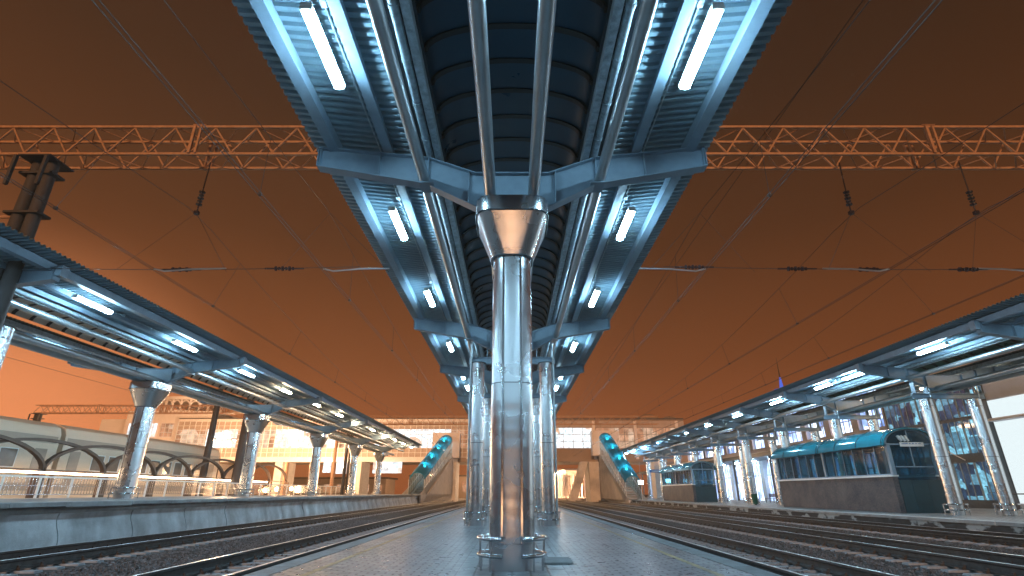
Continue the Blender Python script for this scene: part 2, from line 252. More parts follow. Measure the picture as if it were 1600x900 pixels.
# ------------------------------------------------------------------ mesh helpers (all coordinates are world metres)
BASE = {}
class MB:
    def __init__(s): s.v = []; s.f = []; s.mi = []; s.k = 0
    def add(s, vs, fs):
        o = len(s.v); s.v += [tuple(p) for p in vs]
        for f in fs: s.f.append([o + i for i in f]); s.mi.append(s.k)
    def box(s, x0, x1, y0, y1, z0, z1):
        s.add([(x0, y0, z0), (x1, y0, z0), (x1, y1, z0), (x0, y1, z0), (x0, y0, z1), (x1, y0, z1), (x1, y1, z1), (x0, y1, z1)],
              [(0, 3, 2, 1), (4, 5, 6, 7), (0, 1, 5, 4), (1, 2, 6, 5), (2, 3, 7, 6), (3, 0, 4, 7)]); return s
    def hexa(s, p): s.add(p, [(0, 3, 2, 1), (4, 5, 6, 7), (0, 1, 5, 4), (1, 2, 6, 5), (2, 3, 7, 6), (3, 0, 4, 7)]); return s
    def bar(s, p, q, w, h, up=(0, 0, 1)):
        p, q = Vector(p), Vector(q); d = (q - p).normalized(); u = Vector(up)
        if abs(d.dot(u)) > .99: u = Vector((0, 1, 0))
        a = d.cross(u).normalized() * w / 2; b = a.cross(d).normalized() * h / 2
        return s.hexa([p - a - b, p + a - b, q + a - b, q - a - b, p - a + b, p + a + b, q + a + b, q - a + b])
    def tube(s, pts, r, n=8, closed=False, cap=True):
        pts = [Vector(p) for p in pts]; m = len(pts); rings = []; a = None
        for i, p in enumerate(pts):
            if closed: d = pts[(i + 1) % m] - pts[i - 1]
            else: d = pts[min(i + 1, m - 1)] - pts[max(i - 1, 0)]
            d.normalize()
            if a is None:
                u = Vector((0, 0, 1)) if abs(d.z) < .9 else Vector((1, 0, 0)); a = d.cross(u).normalized()
            else: a = (a - d * a.dot(d)).normalized()
            b = d.cross(a); rr = r[i] if isinstance(r, (list, tuple)) else r
            rings.append([p + a * rr * math.cos(2 * math.pi * j / n) + b * rr * math.sin(2 * math.pi * j / n) for j in range(n)])
        if closed: rings.append(rings[0])
        return s.loft(rings, cap and not closed)
    def loft(s, rings, cap=True):
        n = len(rings[0]); vs = [p for r in rings for p in r]; fs = []
        for i in range(len(rings) - 1):
            for j in range(n): k = (j + 1) % n; fs.append((i * n + j, i * n + k, (i + 1) * n + k, (i + 1) * n + j))
        if cap: fs.append(tuple(range(n - 1, -1, -1))); fs.append(tuple((len(rings) - 1) * n + j for j in range(n)))
        s.add(vs, fs); return s
    def prism(s, prof, y0, y1, cap=True):      # closed XZ outline run along Y
        return s.loft([[(x, y0, z) for x, z in prof], [(x, y1, z) for x, z in prof]], cap)
    def prism_x(s, prof, x0, x1):              # closed YZ outline run along X
        return s.loft([[(x0, y, z) for y, z in prof], [(x1, y, z) for y, z in prof]])
    def strip(s, a, b):                        # open band between two polylines
        n = len(a); s.add(list(a) + list(b), [(i, i + 1, n + i + 1, n + i) for i in range(n - 1)]); return s
    def ball(s, c, r, n=10, m=6, sz=1):
        rings = []
        for i in range(1, m):
            t = math.pi * i / m; rings.append([(c[0] + r * math.sin(t) * math.cos(2 * math.pi * j / n), c[1] + r * math.sin(t) * math.sin(2 * math.pi * j / n), c[2] - r * sz * math.cos(t)) for j in range(n)])
        return s.loft(rings)
    def build(s, name, material, parent=None, loc=(0, 0, 0), smooth=None, bevel=0, kind=None):
        off = Vector(BASE[parent.name]) if parent else Vector(loc)
        me = bpy.data.meshes.new(name); me.from_pydata([tuple(Vector(p) - off) for p in s.v], [], s.f)
        for mm_ in (material if isinstance(material, (list, tuple)) else [material]): me.materials.append(M[mm_])
        if isinstance(material, (list, tuple)): me.polygons.foreach_set('material_index', s.mi)
        if smooth is not None:
            me.shade_smooth(); me.set_sharp_from_angle(angle=R(smooth))
        me.update(); o = bpy.data.objects.new(name, me); COL.objects.link(o)
        if parent: o.parent = parent
        else: o.location = off
        BASE[o.name] = tuple(off)
        if bevel:
            bv = o.modifiers.new('bevel', 'BEVEL'); bv.width = bevel; bv.segments = 2; bv.limit_method = 'ANGLE'
        if kind: o['kind'] = kind
        return o
def tag(o, label=None, cat=None, group=None, kind=None):
    if label: o['label'] = label
    if cat: o['category'] = cat
    if group: o['group'] = group
    if kind: o['kind'] = kind
    return o
def thing(name, label, cat, loc, group=None):
    o = bpy.data.objects.new(name, None); COL.objects.link(o); o.location = loc; o.empty_display_size = .2
    BASE[o.name] = tuple(loc); return tag(o, label, cat, group)
def copy_tree(root, loc, label=None, group=None, rot=None):
    def cp(o, par):
        c = o.copy(); COL.objects.link(c); BASE[c.name] = BASE[o.name]
        if par: c.parent = par
        for ch in list(o.children): cp(ch, c)
        return c
    c = cp(root, None); c.location = loc
    if rot is not None: c.rotation_euler = rot
    if label: c['label'] = label
    if group: c['group'] = group
    return c
ORD = ['first', 'second', 'third', 'fourth', 'fifth', 'sixth', 'seventh', 'eighth', 'ninth', 'tenth', 'eleventh', 'twelfth', 'thirteenth', 'fourteenth', 'fifteenth', 'sixteenth', 'seventeenth', 'eighteenth']

# ------------------------------------------------------------------ ground, tracks, platforms
HP, HR, HG = -1.25, -1.36, -1.645        # near platform, rail top, ballast
mb = MB(); mb.add([(-300, -120, HG), (300, -120, HG), (300, 480, HG), (-300, 480, HG)], [(0, 1, 2, 3)])
tag(mb.build('ground', 'ballast'), kind='structure')
# loose stones on the bed between the two left tracks and along the right ones
def stones(name, zones, seed):
    rnd = random.Random(seed); mb = MB()
    for x0, x1, y0, y1, cnt in zones:
        for _ in range(cnt):
            y = y0 + (y1 - y0) * rnd.random() ** 1.7; x = rnd.uniform(x0, x1); r = rnd.uniform(.022, .055)
            hgt = rnd.uniform(-.02, .03); vs = []
            ax = [Vector((rnd.gauss(0, 1), rnd.gauss(0, 1), rnd.gauss(0, 1))).normalized() for _ in range(2)]
            a = ax[0]; b_ = a.orthogonal().normalized(); c_ = a.cross(b_); o_ = Vector((x, y, HG + hgt))
            for vv, kk in ((a, rnd.uniform(.8, 1.3)), (-a, rnd.uniform(.7, 1.2)), (b_, rnd.uniform(.6, 1)), (-b_, rnd.uniform(.6, 1)), (c_, rnd.uniform(.5, 1)), (-c_, rnd.uniform(.5, 1))): vs.append(o_ + vv * r * kk)
            mb.add(vs, [(0, 2, 4), (0, 4, 3), (0, 3, 5), (0, 5, 2), (1, 4, 2), (1, 3, 4), (1, 5, 3), (1, 2, 5)])
    return tag(mb.build(name, 'stone'), kind='stuff')
stones('ballast_stones', [(-10.1, -7.3, 5.5, 36, 17000), (7.4, 9.5, 7, 30, 5000), (-10.9, -10.2, 34, 60, 1000), (-6.4, -5.2, 6, 20, 1200), (5.3, 6.5, 6, 20, 1200), (12.4, 15.3, 11, 40, 4500)], 3)

RAILPROF = [(x_ * 1.15, z_ * 1.32) for x_, z_ in [(-.036, 0), (.036, 0), (.037, -.035), (.010, -.052), (.009, -.135), (.066, -.155), (.066, -.172), (-.066, -.172), (-.066, -.155), (-.009, -.135), (-.010, -.052), (-.037, -.035)]]
slp = None
def track(xc, y0, y1, nsl, ystart, label):
    global slp
    t = thing('railway_track', label, 'railway track', (xc, 0, HR), 'parallel railway tracks')
    for s in (-1, 1):
        mb = MB(); xr = xc + s * .8
        mb.prism([(xr + px, HR + pz) for px, pz in RAILPROF], y0, y1)
        y = ystart                                    # chairs and clips at every sleeper
        while y < 70:
            for d in (-1, 1):
                mb.box(xr + d * .075, xr + d * .15, y - .05, y + .05, HR - .235, HR - .185); mb.box(xr + d * .05, xr + d * .09, y - .03, y + .03, HR - .21, HR - .14)
            mb.box(xr - .17, xr + .17, y - .075, y + .075, HR - .242, HR - .229)
            y += .62
        mb.build('rail', 'rail', t, smooth=25)
    y = ystart
    def prof(yy, zz): return None
    for i in range(nsl):
        yy = ystart + i * .62
        if slp is None:
            mb = MB(); w0, w1 = .14, .11
            mb.hexa([(xc - 1.35, yy - w0, HG - .05), (xc + 1.35, yy - w0, HG - .05), (xc + 1.35, yy + w0, HG - .05), (xc - 1.35, yy + w0, HG - .05),
                     (xc - 1.33, yy - w1, HR - .24), (xc + 1.33, yy - w1, HR - .24), (xc + 1.33, yy + w1, HR - .24), (xc - 1.33, yy + w1, HR - .24)])
            slp = mb.build('sleeper', 'sleeper', t, bevel=.012); slp0 = yy; track.y0 = yy
        else:
            c = slp.copy(); COL.objects.link(c); c.parent = t; c.location = (0, yy - track.y0, 0); BASE[c.name] = BASE[t.name]
    mb = MB(); yy = ystart + nsl * .62
    while yy < min(y1, 130):
        mb.box(xc - 1.34, xc + 1.34, yy - .12, yy + .12, HG - .05, HR - .24); yy += .62
    mb.build('sleeper_run', 'sleeper', t, kind='stuff')
    return t
track(-11.75, 0, 240, 46, 8.0, 'railway track at the foot of the left platform wall')
track(-5.83, 0, 240, 48, 5.0, 'railway track along the left edge of the near paved platform')
track(5.95, 0, 240, 48, 5.0, 'railway track along the right edge of the near paved platform')
track(10.95, 0, 240, 38, 10.0, 'railway track in the middle of the three tracks right of the near platform')
track(16.9, 0, 240, 46, 12.0, 'railway track along the low right platform with the kiosks')

# near platform
mb = MB(); mb.box(-4.3, 4.3, -30, 104, HG - .1, HP - .004); tag(mb.build('near_platform', 'concrete'), kind='structure')
mb = MB()
for s in (-1, 1):
    x0, x1 = sorted((s * .93, s * 3.92)); mb.add([(x0, -30, HP), (x1, -30, HP), (x1, 104, HP), (x0, 104, HP)], [(0, 1, 2, 3)])
tag(mb.build('platform_paving', 'pavers'), kind='structure')
mb = MB(); mb.add([(-.93, -30, HP), (.93, -30, HP), (.93, 104, HP), (-.93, 104, HP)], [(0, 1, 2, 3)])
tag(mb.build('platform_slab_strip', 'slabs'), kind='structure')
mb = MB()
for s in (-1, 1):
    y = 0
    while y < 104:
        a, b_ = sorted((s * 3.926, s * 4.33)); mb.box(a, b_, y + .006, y + 1.494, HP - .14, HP + .012 + random.uniform(-.003, .004)); y += 1.5
tag(mb.build('platform_edge_stones', 'edge', bevel=.01), kind='structure')
mb = MB()
for s in (-1, 1):
    a, b_ = sorted((s * 3.30, s * 3.42)); mb.add([(a, 0, HP + .005), (b_, 0, HP + .005), (b_, 104, HP + .005), (a, 104, HP + .005)], [(0, 1, 2, 3)])
tag(mb.build('platform_line', 'yellow'), kind='structure')
o = MB(); o.prism_x([(10.92, HP + .012), (11.9, HP + .012), (11.88, HP + .03), (11.4, HP + .045), (10.95, HP + .03)], .62, 1.15)
tag(o.build('loose_plate', 'edge', loc=(.9, 11.4, HP), bevel=.006), 'thin grey plate lying on the paving right of the foremost column', 'plate')

# left platform with its curved retaining wall
HL = -.28
mb = MB(); mb.box(-25.5, -14.5, -30, 88, HG - .1, HL - .02); tag(mb.build('left_platform', 'concrete'), kind='structure')
mb = MB(); mb.add([(-25.5, -30, HL), (-14.45, -30, HL), (-14.45, 88, HL), (-25.5, 88, HL)], [(0, 1, 2, 3)]); tag(mb.build('left_platform_paving', 'side_pavers'), kind='structure')
wl = thing('platform_wall', 'stained concrete retaining wall with overhanging coping below the left canopy', 'wall', (-13.9, 30, HG))
y = -6.0; k = 0
while y < 88:
    mb = MB(); d = random.uniform(-.012, .012)
    face = [(-14.16, -.61), (-14.20, -.70), (-14.20, -.82), (-14.16, -.96), (-14.09, -1.10), (-14.03, -1.24), (-13.985, -1.40), (-13.97, -1.56), (-13.93, -1.57), (-13.93, -1.74)]
    face = [(-14.55, -.61)] + [(a + d, b_) for a, b_ in face] + [(-14.55, -1.74)]
    mb.prism(face, y + .022, min(y + 3.4, 88) - .022); mb.build('wall_panel', 'stained', wl, smooth=30); y += 3.4
mb = MB(); mb.box(-14.5, -14.24, -6, 88, -.612, HL - .14); mb.build('shadow_gap', 'concrete', wl)
y = -6.0
while y < 88:
    n_ = random.uniform(1.8, 3.4); mb = MB(); d = random.uniform(-.02, .015)
    mb.box(-14.45, -13.70 + d, y + .008, min(y + n_, 88) - .008, HL - .135 + random.uniform(-.02, .02), HL + .006 + random.uniform(-.003, .006)); mb.build('coping', 'concrete', wl, bevel=.012); y += n_

# right platform
HQ = -1.05
mb = MB(); mb.box(18.7, 31.5, -10, 125, HG - .1, HQ - .13); tag(mb.build('right_platform', 'dark_stained'), kind='structure')
mb = MB()
y = -10
while y < 125: mb.box(18.6 + random.uniform(-.02, .02), 19.3, y + .006, y + 1.99, HQ - .13, HQ + random.uniform(0, .006)); y += 2
tag(mb.build('right_platform_edge_stones', 'concrete', bevel=.01), kind='structure')
mb = MB(); mb.box(19.3, 31.5, -10, 125, HQ - .12, HQ - .004); tag(mb.build('right_platform_paving', 'side_pavers'), kind='structure')
mb = MB(); mb.box(31.5, 120, -10, 140, HG - .1, HQ - .10); tag(mb.build('station_forecourt', 'side_pavers'), kind='structure')
mb = MB(); mb.box(-120, -25.6, -30, 200, HG - .1, -1.2); tag(mb.build('yard_pavement', 'concrete'), kind='structure')

# ------------------------------------------------------------------ platform canopies
def canopy(label, cx, y0, y1, frames, zfun, hw, vault, pair, central):
    """long steel canopy: gull beams, profiled wings on purlins, ribbed barrel vault over the middle"""
    z = zfun; t = thing('platform_canopy', label, 'canopy', (cx, (y0 + y1) / 2, z(5.9)), 'long platform canopies')
    k = (hw - .3) / 4.55
    top = [(0, 6.88), (.85, 6.88), (1.95 * k, 7.30), (4.55 * k, 7.60)]; bot = [(0, 5.93), (.75, 5.97), (1.95 * k, 6.61), (4.55 * k, 7.10)]
    for yf in frames:
        mb = MB()
        for s in (-1, 1):
            for a in range(3):
                (xa, ta), (xb, tb) = top[a], top[a + 1]; (xc, ba), (xd, bb) = bot[a], bot[a + 1]
                X = lambda q: cx + s * q
                o_ = [(X(xc), z(ba)), (X(xd), z(bb)), (X(xb), z(tb)), (X(xa), z(ta))]
                mb.loft([[(p, yf - .012, q) for p, q in o_], [(p, yf + .012, q) for p, q in o_]])                              # web
                mb.bar((X(xa), yf, z(ta) + .011), (X(xb), yf, z(tb) + .011), .26, .022); mb.bar((X(xc), yf, z(ba) - .012), (X(xd), yf, z(bb) - .012), .28, .024)   # flanges
            for q in (1.0, 1.95 * k, 3.1 * k, 4.50 * k):
                def yt(P, q):
                    for (a_, b_), (c_, d_) in zip(P, P[1:]):
                        if a_ <= q <= c_: return b_ + (d_ - b_) * (q - a_) / (c_ - a_)
                    return P[-1][1]
                mb.box(cx + s * q - .008, cx + s * q + .008, yf - .12, yf - .013, z(yt(bot, q)) + .002, z(yt(top, q)) - .002)
            mb.box(cx + s * 4.55 * k - .01, cx + s * 4.55 * k + .01, yf - .13, yf + .13, z(7.10), z(7.60))
            if not central: mb.box(cx + s * (4.55 * k + .02), cx + s * (4.55 * k + .22), yf - .14, yf + .14, z(7.22), z(7.66))
            mb.box(cx + s * 1.95 * k - .16, cx + s * 1.95 * k + .16, yf - .24, yf + .2, z(6.61) - .06, z(6.61) - .027)     # pipe saddles
        mb.build('cross_beam', 'steel', t)
        if yf in pair:
            mb = MB(); zb = z(5.42)
            mb.box(cx - 1.95, cx + 1.95, yf - .11, yf + .11, zb, zb + .03); mb.box(cx - 1.95, cx + 1.95, yf - .11, yf + .11, z(5.7), z(5.7) + .03); mb.box(cx - 1.95, cx + 1.95, yf - .015, yf + .015, zb + .03, z(5.7))
            for s in (-1, 1):
                for q in (1.12, 1.78): mb.box(cx + s * q - .015, cx + s * q + .015, yf - .14, yf + .14, z(5.7) + .031, z(6.12 if q < 1.5 else 6.46))
            mb.build('head_beam', 'steel', t)
    slope = lambda q: z(7.57 + .114 * (q / k - 1.95))        # underside of the sheet
    # profiled wings
    for s in (-1, 1):
        a = []; b_ = []; y = y0; xi, xo = 1.62, hw
        while y < y1:
            for dy, dz in ((0, 0), (.08, 0), (.105, .07), (.175, .07)):
                j = random.uniform(-.02, .02) if dy == 0 else 0
                a.append((cx + s * xi, y + dy, slope(xi) + dz)); b_.append((cx + s * xo, y + dy, slope(xo) + dz))
            y += .2
        mb = MB(); mb.strip(a, b_); mb.strip([(p[0], p[1], p[2] + .012) for p in b_], [(p[0], p[1], p[2] + .012) for p in a])
        mb.build('roof_sheet', 'sheet', t)
        for q, w, hgt in ((2.94 * k, .22, .15), (4.22 * k, .24, .27), (2.25 * k, .10, .17)):
            mb = MB(); xc = cx + s * q; zt = slope(q) - .012; 
            mb.box(xc - w / 2, xc + w / 2, y0, y1, zt - hgt, zt - hgt + .012); mb.box(xc - w / 2, xc - w / 2 + .012, y0, y1, zt - hgt + .012, zt - .01); mb.box(xc + w / 2 - .012, xc + w / 2, y0, y1, zt - hgt + .012, zt - .01)
            mb.build('purlin', 'steel', t)
        mb = MB(); xq = cx + s * 3.16 * k; zq = slope(3.16 * k) - .055; mb.tube([(xq, y0, zq), (xq, y1, zq)], .018, 6)
        y = y0 + 1.0
        while y < y1: mb.box(xq - .05, xq + .05, y - .07, y + .07, zq - .04, zq + .045); y += 6.2
        mb.build('cable_conduit', 'valley', t)
        mb = MB(); a_, b_ = sorted((cx + s * 1.60, cx + s * 2.17 * k)); mb.box(a_, b_, y0, y1, slope(1.62) - .035, slope(1.62) - .015); mb.build('valley_tray', 'steel_dark', t)
        mb = MB(); xv = cx + s * 1.72; mb.box(xv - .075, xv + .075, y0, y1, slope(1.62) - .25, slope(1.62) - .037); mb.build('gutter_beam', 'valley', t)
        mb = MB(); xd = cx + s * 1.93; mb.tube([(xd, y0, slope(1.62) - .15), (xd, y1, slope(1.62) - .15)], .085, 10)
        y = y0 + .5
        while y < y1: mb.tube([(xd, y - .035, slope(1.62) - .15), (xd, y + .035, slope(1.62) - .15)], .097, 10); y += 1.15
        mb.build('drain_pipe', 'valley', t, smooth=40)
        mb = MB(); xp = cx + s * 2.02 * k; mb.tube([(xp, y0, z(6.61) + .10), (xp, y1 - 1, z(6.61) + .10)], .12, 14)
        y = y0 + 2.0
        while y < y1: mb.tube([(xp, y - .03, z(6.61) + .10), (xp, y + .03, z(6.61) + .10)], .126, 14); y += 6.0
        mb.build('service_pipe', 'pipe', t, smooth=40)
    for s in (-1, 1):
        xp = cx + s * .47; ye = central or y1 - 1
        mb = MB(); mb.tube([(xp, y0, z(6.07)), (xp, ye, z(6.07))], .125, 14); mb.build('service_pipe', 'pipe', t, smooth=40)
    # barrel vault with ribs below
    n_ = 16; arc = [(1.68 * math.cos(math.pi * i / n_), 7.80 + .62 * math.sin(math.pi * i / n_)) for i in range(n_ + 1)]
    mb = MB(); mb.strip([(cx + a, y0, z(b_)) for a, b_ in arc], [(cx + a, y1, z(b_)) for a, b_ in arc]); mb.build('roof_vault', vault, t, smooth=60)
    mb = MB(); y = y0 + .3
    while y < y1:
        w = .065
        for (xa, za), (xb, zb) in zip(arc, arc[1:]):
            f1, f2 = .985, .955
            P = lambda x_, z_, f_, yy: (cx + x_ * f_, yy, z(7.8 + (z_ - 7.8) * f_))
            mb.hexa([P(xa, za, f2, y - w), P(xb, zb, f2, y - w), P(xb, zb, f2, y + w), P(xa, za, f2, y + w), P(xa, za, f1, y - w), P(xb, zb, f1, y - w), P(xb, zb, f1, y + w), P(xa, za, f1, y + w)])
        y += .87
    mb.build('vault_ribs', 'rib', t)
    return t, slope

zc = lambda q: q
zl = lambda q: 7.05 - .82 * (7.9 - q)
zr = lambda q: 6.80 - .85 * (7.9 - q)
FC = [-26.0, -14.0, -2.2, 10.38, 23.3, 32.7, 44.0, 55.0]
FL = [-22.4, -9.9, 2.6, 15.6, 27.9, 40.4, 54.0, 67.0, 79.8]
FR = [-17.5, -9.9, -2.3, 5.3, 13.0, 20.6, 28.3, 36.8, 44.2, 51.7, 59.0, 66.6, 74.2, 82.0, 90.0]
CC, slC = canopy('central canopy with dark blue barrel vault over the near platform', 0, -38, 58, FC, zc, 4.85, 'vault', FC[4:], 21.5)
CL, slL = canopy('left canopy with pale ribbed vault over the high platform', -19.3, -30, 88, FL, zl, 4.85, 'pale_vault', FL[3:4], 0)
CRt, slR = canopy('right canopy over the low platform with the kiosks', 23.5, -24, 97, FR, zr, 4.6, 'teal_vault', FR, 0)

# ------------------------------------------------------------------ columns
def rsq(r, a, z_, cx, cy, n=5):                # rounded square section: flat faces half-width a inside radius r
    pts = []
    for q in range(4):
        c = [(a, -a), (a, a), (-a, a), (-a, -a)][q]; st = -90 + 90 * q
        for i in range(n + 1):
            t = R(st + 90 * i / n); pts.append((cx + c[0] + (r - a) * math.cos(t), cy + c[1] + (r - a) * math.sin(t), z_))
    return pts
def capital_column(cx, cy, zb, zt, label, group):
    t = thing('capital_column', label, 'column', (cx, cy, zb), group)
    r, a = .405, .125; zk = zt - 1.24; zs = zb + (zk - zb) * .545
    mb = MB(); mb.loft([rsq(r, a, zb + .42, cx, cy), rsq(r, a, zs - .004, cx, cy)]); mb.loft([rsq(r - .012, a, zs - .004, cx, cy), rsq(r - .012, a, zs + .004, cx, cy)], False)
    mb.loft([rsq(r - .004, a, zs + .004, cx, cy), rsq(r - .004, a, zk, cx, cy)]); mb.build('shaft', 'stainless', t, smooth=28)
    mb = MB(); mb.loft([rsq(r - .012, a, zb, cx, cy), rsq(r - .012, a, zb + .414, cx, cy)]); mb.build('base_skirt', 'stainless', t, smooth=28)
    mb = MB(); mb.loft([rsq(r + .03, .13, zk, cx, cy), rsq(.76, .42, zt - .36, cx, cy)]); mb.loft([rsq(.775, .43, zt - .355, cx, cy), rsq(.775, .43, zt, cx, cy)]); mb.build('capital', 'stainless', t, smooth=28)
    mb = MB(); mb.tube([p for p in rsq(r + .032, .13, zk, cx, cy)], .016, 6, True); mb.tube([p for p in rsq(.78, .43, zt - .357, cx, cy)], .016, 6, True); mb.tube([p for p in rsq(r + .004, a, zs, cx, cy)], .008, 6, True)
    mb.build('joint_ring', 'steel_dark', t, smooth=60)
    mb = MB()
    for s in (-1, 1):
        xs = cx + s * .175
        mb.box(xs - .022, xs + .022, cy - r - .006, cy - r + .03, zb + .43, zk - .02)
    mb.build('seam_strip', 'chrome', t, bevel=.004)
    return t
def guard(cx, cy, zb, rad, label, gap):
    t = thing('guard_rail', label, 'guard rail', (cx, cy, zb), 'tube guard rails round the column feet')
    for side in (-1, 1):
        for hz in (.24, .50):
            a0, a1 = (gap, 180 - gap * .4); pts = []
            for i in range(15):
                th = R(-90 + side * (a0 + (a1 - a0) * i / 14)); pts.append((cx + rad * math.cos(th), cy + rad * math.sin(th), zb + hz))
            mb = MB(); mb.tube(pts, .034, 10); mb.build('rail_tube', 'chrome', t, smooth=50)
        for th, hh in ((38, .50), (105, .50), (62, .24), (140, .5)):
            q = R(-90 + side * th); mb = MB(); mb.tube([(cx + rad * math.cos(q), cy + rad * math.sin(q), zb), (cx + rad * math.cos(q), cy + rad * math.sin(q), zb + hh)], .02, 8); mb.build('post', 'chrome', t, smooth=50)
    return t
def tube_column(cx, cy, zb, zt, r, label, group, out):
    t = thing('tube_column', label, 'column', (cx, cy, zb), group); zs = zb + (zt - zb) * .48
    mb = MB(); mb.tube([(cx, cy, zb), (cx, cy, zt - .02)], r, 24); mb.build('shaft', 'stainless', t, smooth=40)
    mb = MB(); mb.tube([(cx, cy, zs), (cx, cy, zs + .02)], r + .005, 24); mb.tube([(cx, cy, zt - .42), (cx, cy, zt - .40)], r + .008, 24); mb.tube([(cx, cy, zt - .02), (cx, cy, zt)], r + .06, 24); mb.build('joint_ring', 'steel_dark', t, smooth=40)
    mb = MB(); xq = cx + out * (r + .07); mb.tube([(xq, cy, zb + .05), (xq, cy, zt - .5), (xq, cy, zt + .9)], .05, 10)
    for q in (.12, .38, .62, .86): mb.bar((xq, cy, zb + (zt - zb) * q), (cx + out * (r - .02), cy, zb + (zt - zb) * q), .05, .03)
    mb.build('downpipe', 'pipe', t, smooth=40)
    return t
c0 = capital_column(0, 10.38, HP, 5.9, 'foremost stainless column with flared capital in the middle of the platform', 'columns with flared capitals')
g0 = guard(0, 10.38, HP, .60, 'tube guard rail with a gap round the foremost column', 16)
ztc = zc(5.42); tp = {}
for s, nm in ((-1, 'left'), (1, 'right')):
    tp[s] = tube_column(s * 1.5, 23.1, HP, ztc, .27, f'round stainless column, {nm} one of the pair right behind the foremost column', 'paired round columns of the central canopy', s)
gp = guard(-1.5, 23.1, HP, .46, 'tube guard rail round the left column behind the foremost column', 10)
copy_tree(gp, (1.5, 23.1, HP), 'tube guard rail round the right column behind the foremost column')
for i, yf in enumerate(FC[5:]):
    for s, nm in ((-1, 'left'), (1, 'right')):
        copy_tree(tp[s], (s * 1.5, yf - .1, HP), f'round stainless column on the {nm} side, {ORD[i + 2]} row back under the central canopy')
        copy_tree(gp, (s * 1.5, yf - .1, HP), f'tube guard rail round the {nm} column in the {ORD[i + 2]} row back under the central canopy')
# left platform
cl = gl_ = None
for i, yf in enumerate(FL[4:]):
    lb = f'flared capital column under the left canopy, {ORD[i]} from the viewer'
    if cl is None:
        cl = capital_column(-19.3, yf, HL, zl(5.9), lb, 'columns with flared capitals')
        gl_ = guard(-19.3, yf, HL, .62, 'tube guard rail round the nearest flared column of the left platform', 16)
    else:
        copy_tree(cl, (-19.3, yf, HL), lb); copy_tree(gl_, (-19.3, yf, HL), f'tube guard rail round the {ORD[i]} flared column of the left platform')
tube_column(-16.5, 16.2, HL, zl(5.42) - .01, .30, 'plain round blue-lit column at the left edge of the view', 'round columns of the left platform', -1)
tube_column(-19.2, 15.6, HL, zl(5.42) - .01, .30, 'plain round column furthest left beside the blue-lit one', 'round columns of the left platform', -1)
# right platform pairs
pr0 = gr0 = None
for i, yf in enumerate(FR[5:]):
    for xx, nm in ((22.2, 'track-side'), (24.8, 'building-side')):
        lb = f'stainless {nm} column of the {ORD[i]} pair from the right under the right canopy'; lg = f'tube guard rail round the {nm} column of the {ORD[i]} pair from the right'
        if pr0 is None:
            pr0 = tube_column(xx, yf, HQ, zr(5.42), .29, lb, 'paired round columns of the right canopy', 1); gr0 = guard(xx, yf, HQ, .5, lg, 10)
        else:
            copy_tree(pr0, (xx, yf, HQ), lb)
            if not (30 < yf < 45 or 64 < yf < 80): copy_tree(gr0, (xx, yf, HQ), lg)

# ------------------------------------------------------------------ strip lamps
def strip_lamp(x, y, z_, ln, tone, label):
    t = thing('strip_lamp', label, 'strip lamp', (x, y, z_), None)
    mb = MB(); mb.box(x - .09, x + .09, y - ln / 2 - .04, y + ln / 2 + .04, z_ - .02, z_ + .05)
    for q in (-.35, .35): mb.box(x - .02, x + .02, y + q * ln - .02, y + q * ln + .02, z_ + .05, z_ + .16)
    mb.build('housing', 'white_trim', t)
    for s in (-1, 1):
        mb = MB(); mb.box(x - .105, x + .105, y + s * (ln / 2 + .02) - .02, y + s * (ln / 2 + .02) + .02, z_ - .09, z_ - .021); mb.build('end_cap', 'white_trim', t, bevel=.01)
    mb = MB(); n_ = 8; pr = [(x + .105 * math.cos(math.pi + math.pi * i / n_), z_ - .022 + .095 * math.sin(math.pi + math.pi * i / n_)) for i in range(n_ + 1)]
    a = [(p, y - ln / 2, q) for p, q in pr]; b_ = [(p, y + ln / 2, q) for p, q in pr]
    for i in range(n_):
        mb.k = 0 if 2 <= i <= 5 else 1; mb.add([a[i], a[i + 1], b_[i + 1], b_[i]], [(0, 1, 2, 3)])
    mb.build('diffuser', ['lamp_' + tone, 'lamp_' + tone + '_side'], t)
    return t
protoc = strip_lamp(-3.34, 7.1, slC(3.34) - .37, 1.75, 'cool', 'glowing strip lamp under the left wing of the central canopy, nearest in view')
protoc['group'] = 'strip lamps under the central canopy'
protow = None
YC = [-24.5, -18, -12, -5.5, .8, 7.1, 13.6, 19.8, 27.3, 34.9, 39.1, 46.2, 50.5]
for i, y in enumerate(YC):
    for s, nm in ((-1, 'left'), (1, 'right')):
        if y == 7.1 and s == -1: continue
        if i < 5: lb = f'glowing strip lamp under the {nm} wing of the central canopy, {["fifth", "fourth", "third", "second", "first"][i]} behind the viewer'
        elif i == 5: lb = f'glowing strip lamp under the {nm} wing of the central canopy, nearest in view'
        else: lb = f'glowing strip lamp under the {nm} wing of the central canopy, {ORD[i - 5]} one in view'
        copy_tree(protoc, (s * 3.34, y, slC(3.34) - .37), lb)
YL = [-18, -11.8, -5.7, .3, 6.3, 12.3, 18.5, 24.4, 30.6, 36.4, 42.4, 48.5, 54.5, 60.5, 66.5, 72.5, 78.5, 84.5]
def row(proto, xs, ys, zz, lab, grp, ln_s=1):
    for i, y in enumerate(ys): copy_tree(proto, (xs, y, zz), lab.format(ORD[i]), grp)
grp = 'strip lamps under the left canopy'
row(protoc, -19.3 + 3.55, YL[0:9], slL(3.55) - .32, 'cold strip lamp on the track-side wing of the left canopy, {} from the viewer', grp)
protow = strip_lamp(-19.3 + 3.55, YL[9], slL(3.55) - .32, 1.6, 'warm', 'warm strip lamp under the track-side wing of the left canopy, first after the cold ones'); protow['group'] = grp
row(protow, -19.3 + 3.55, YL[10:], slL(3.55) - .32, 'warm strip lamp on the track-side wing of the left canopy, {} after the first', grp)
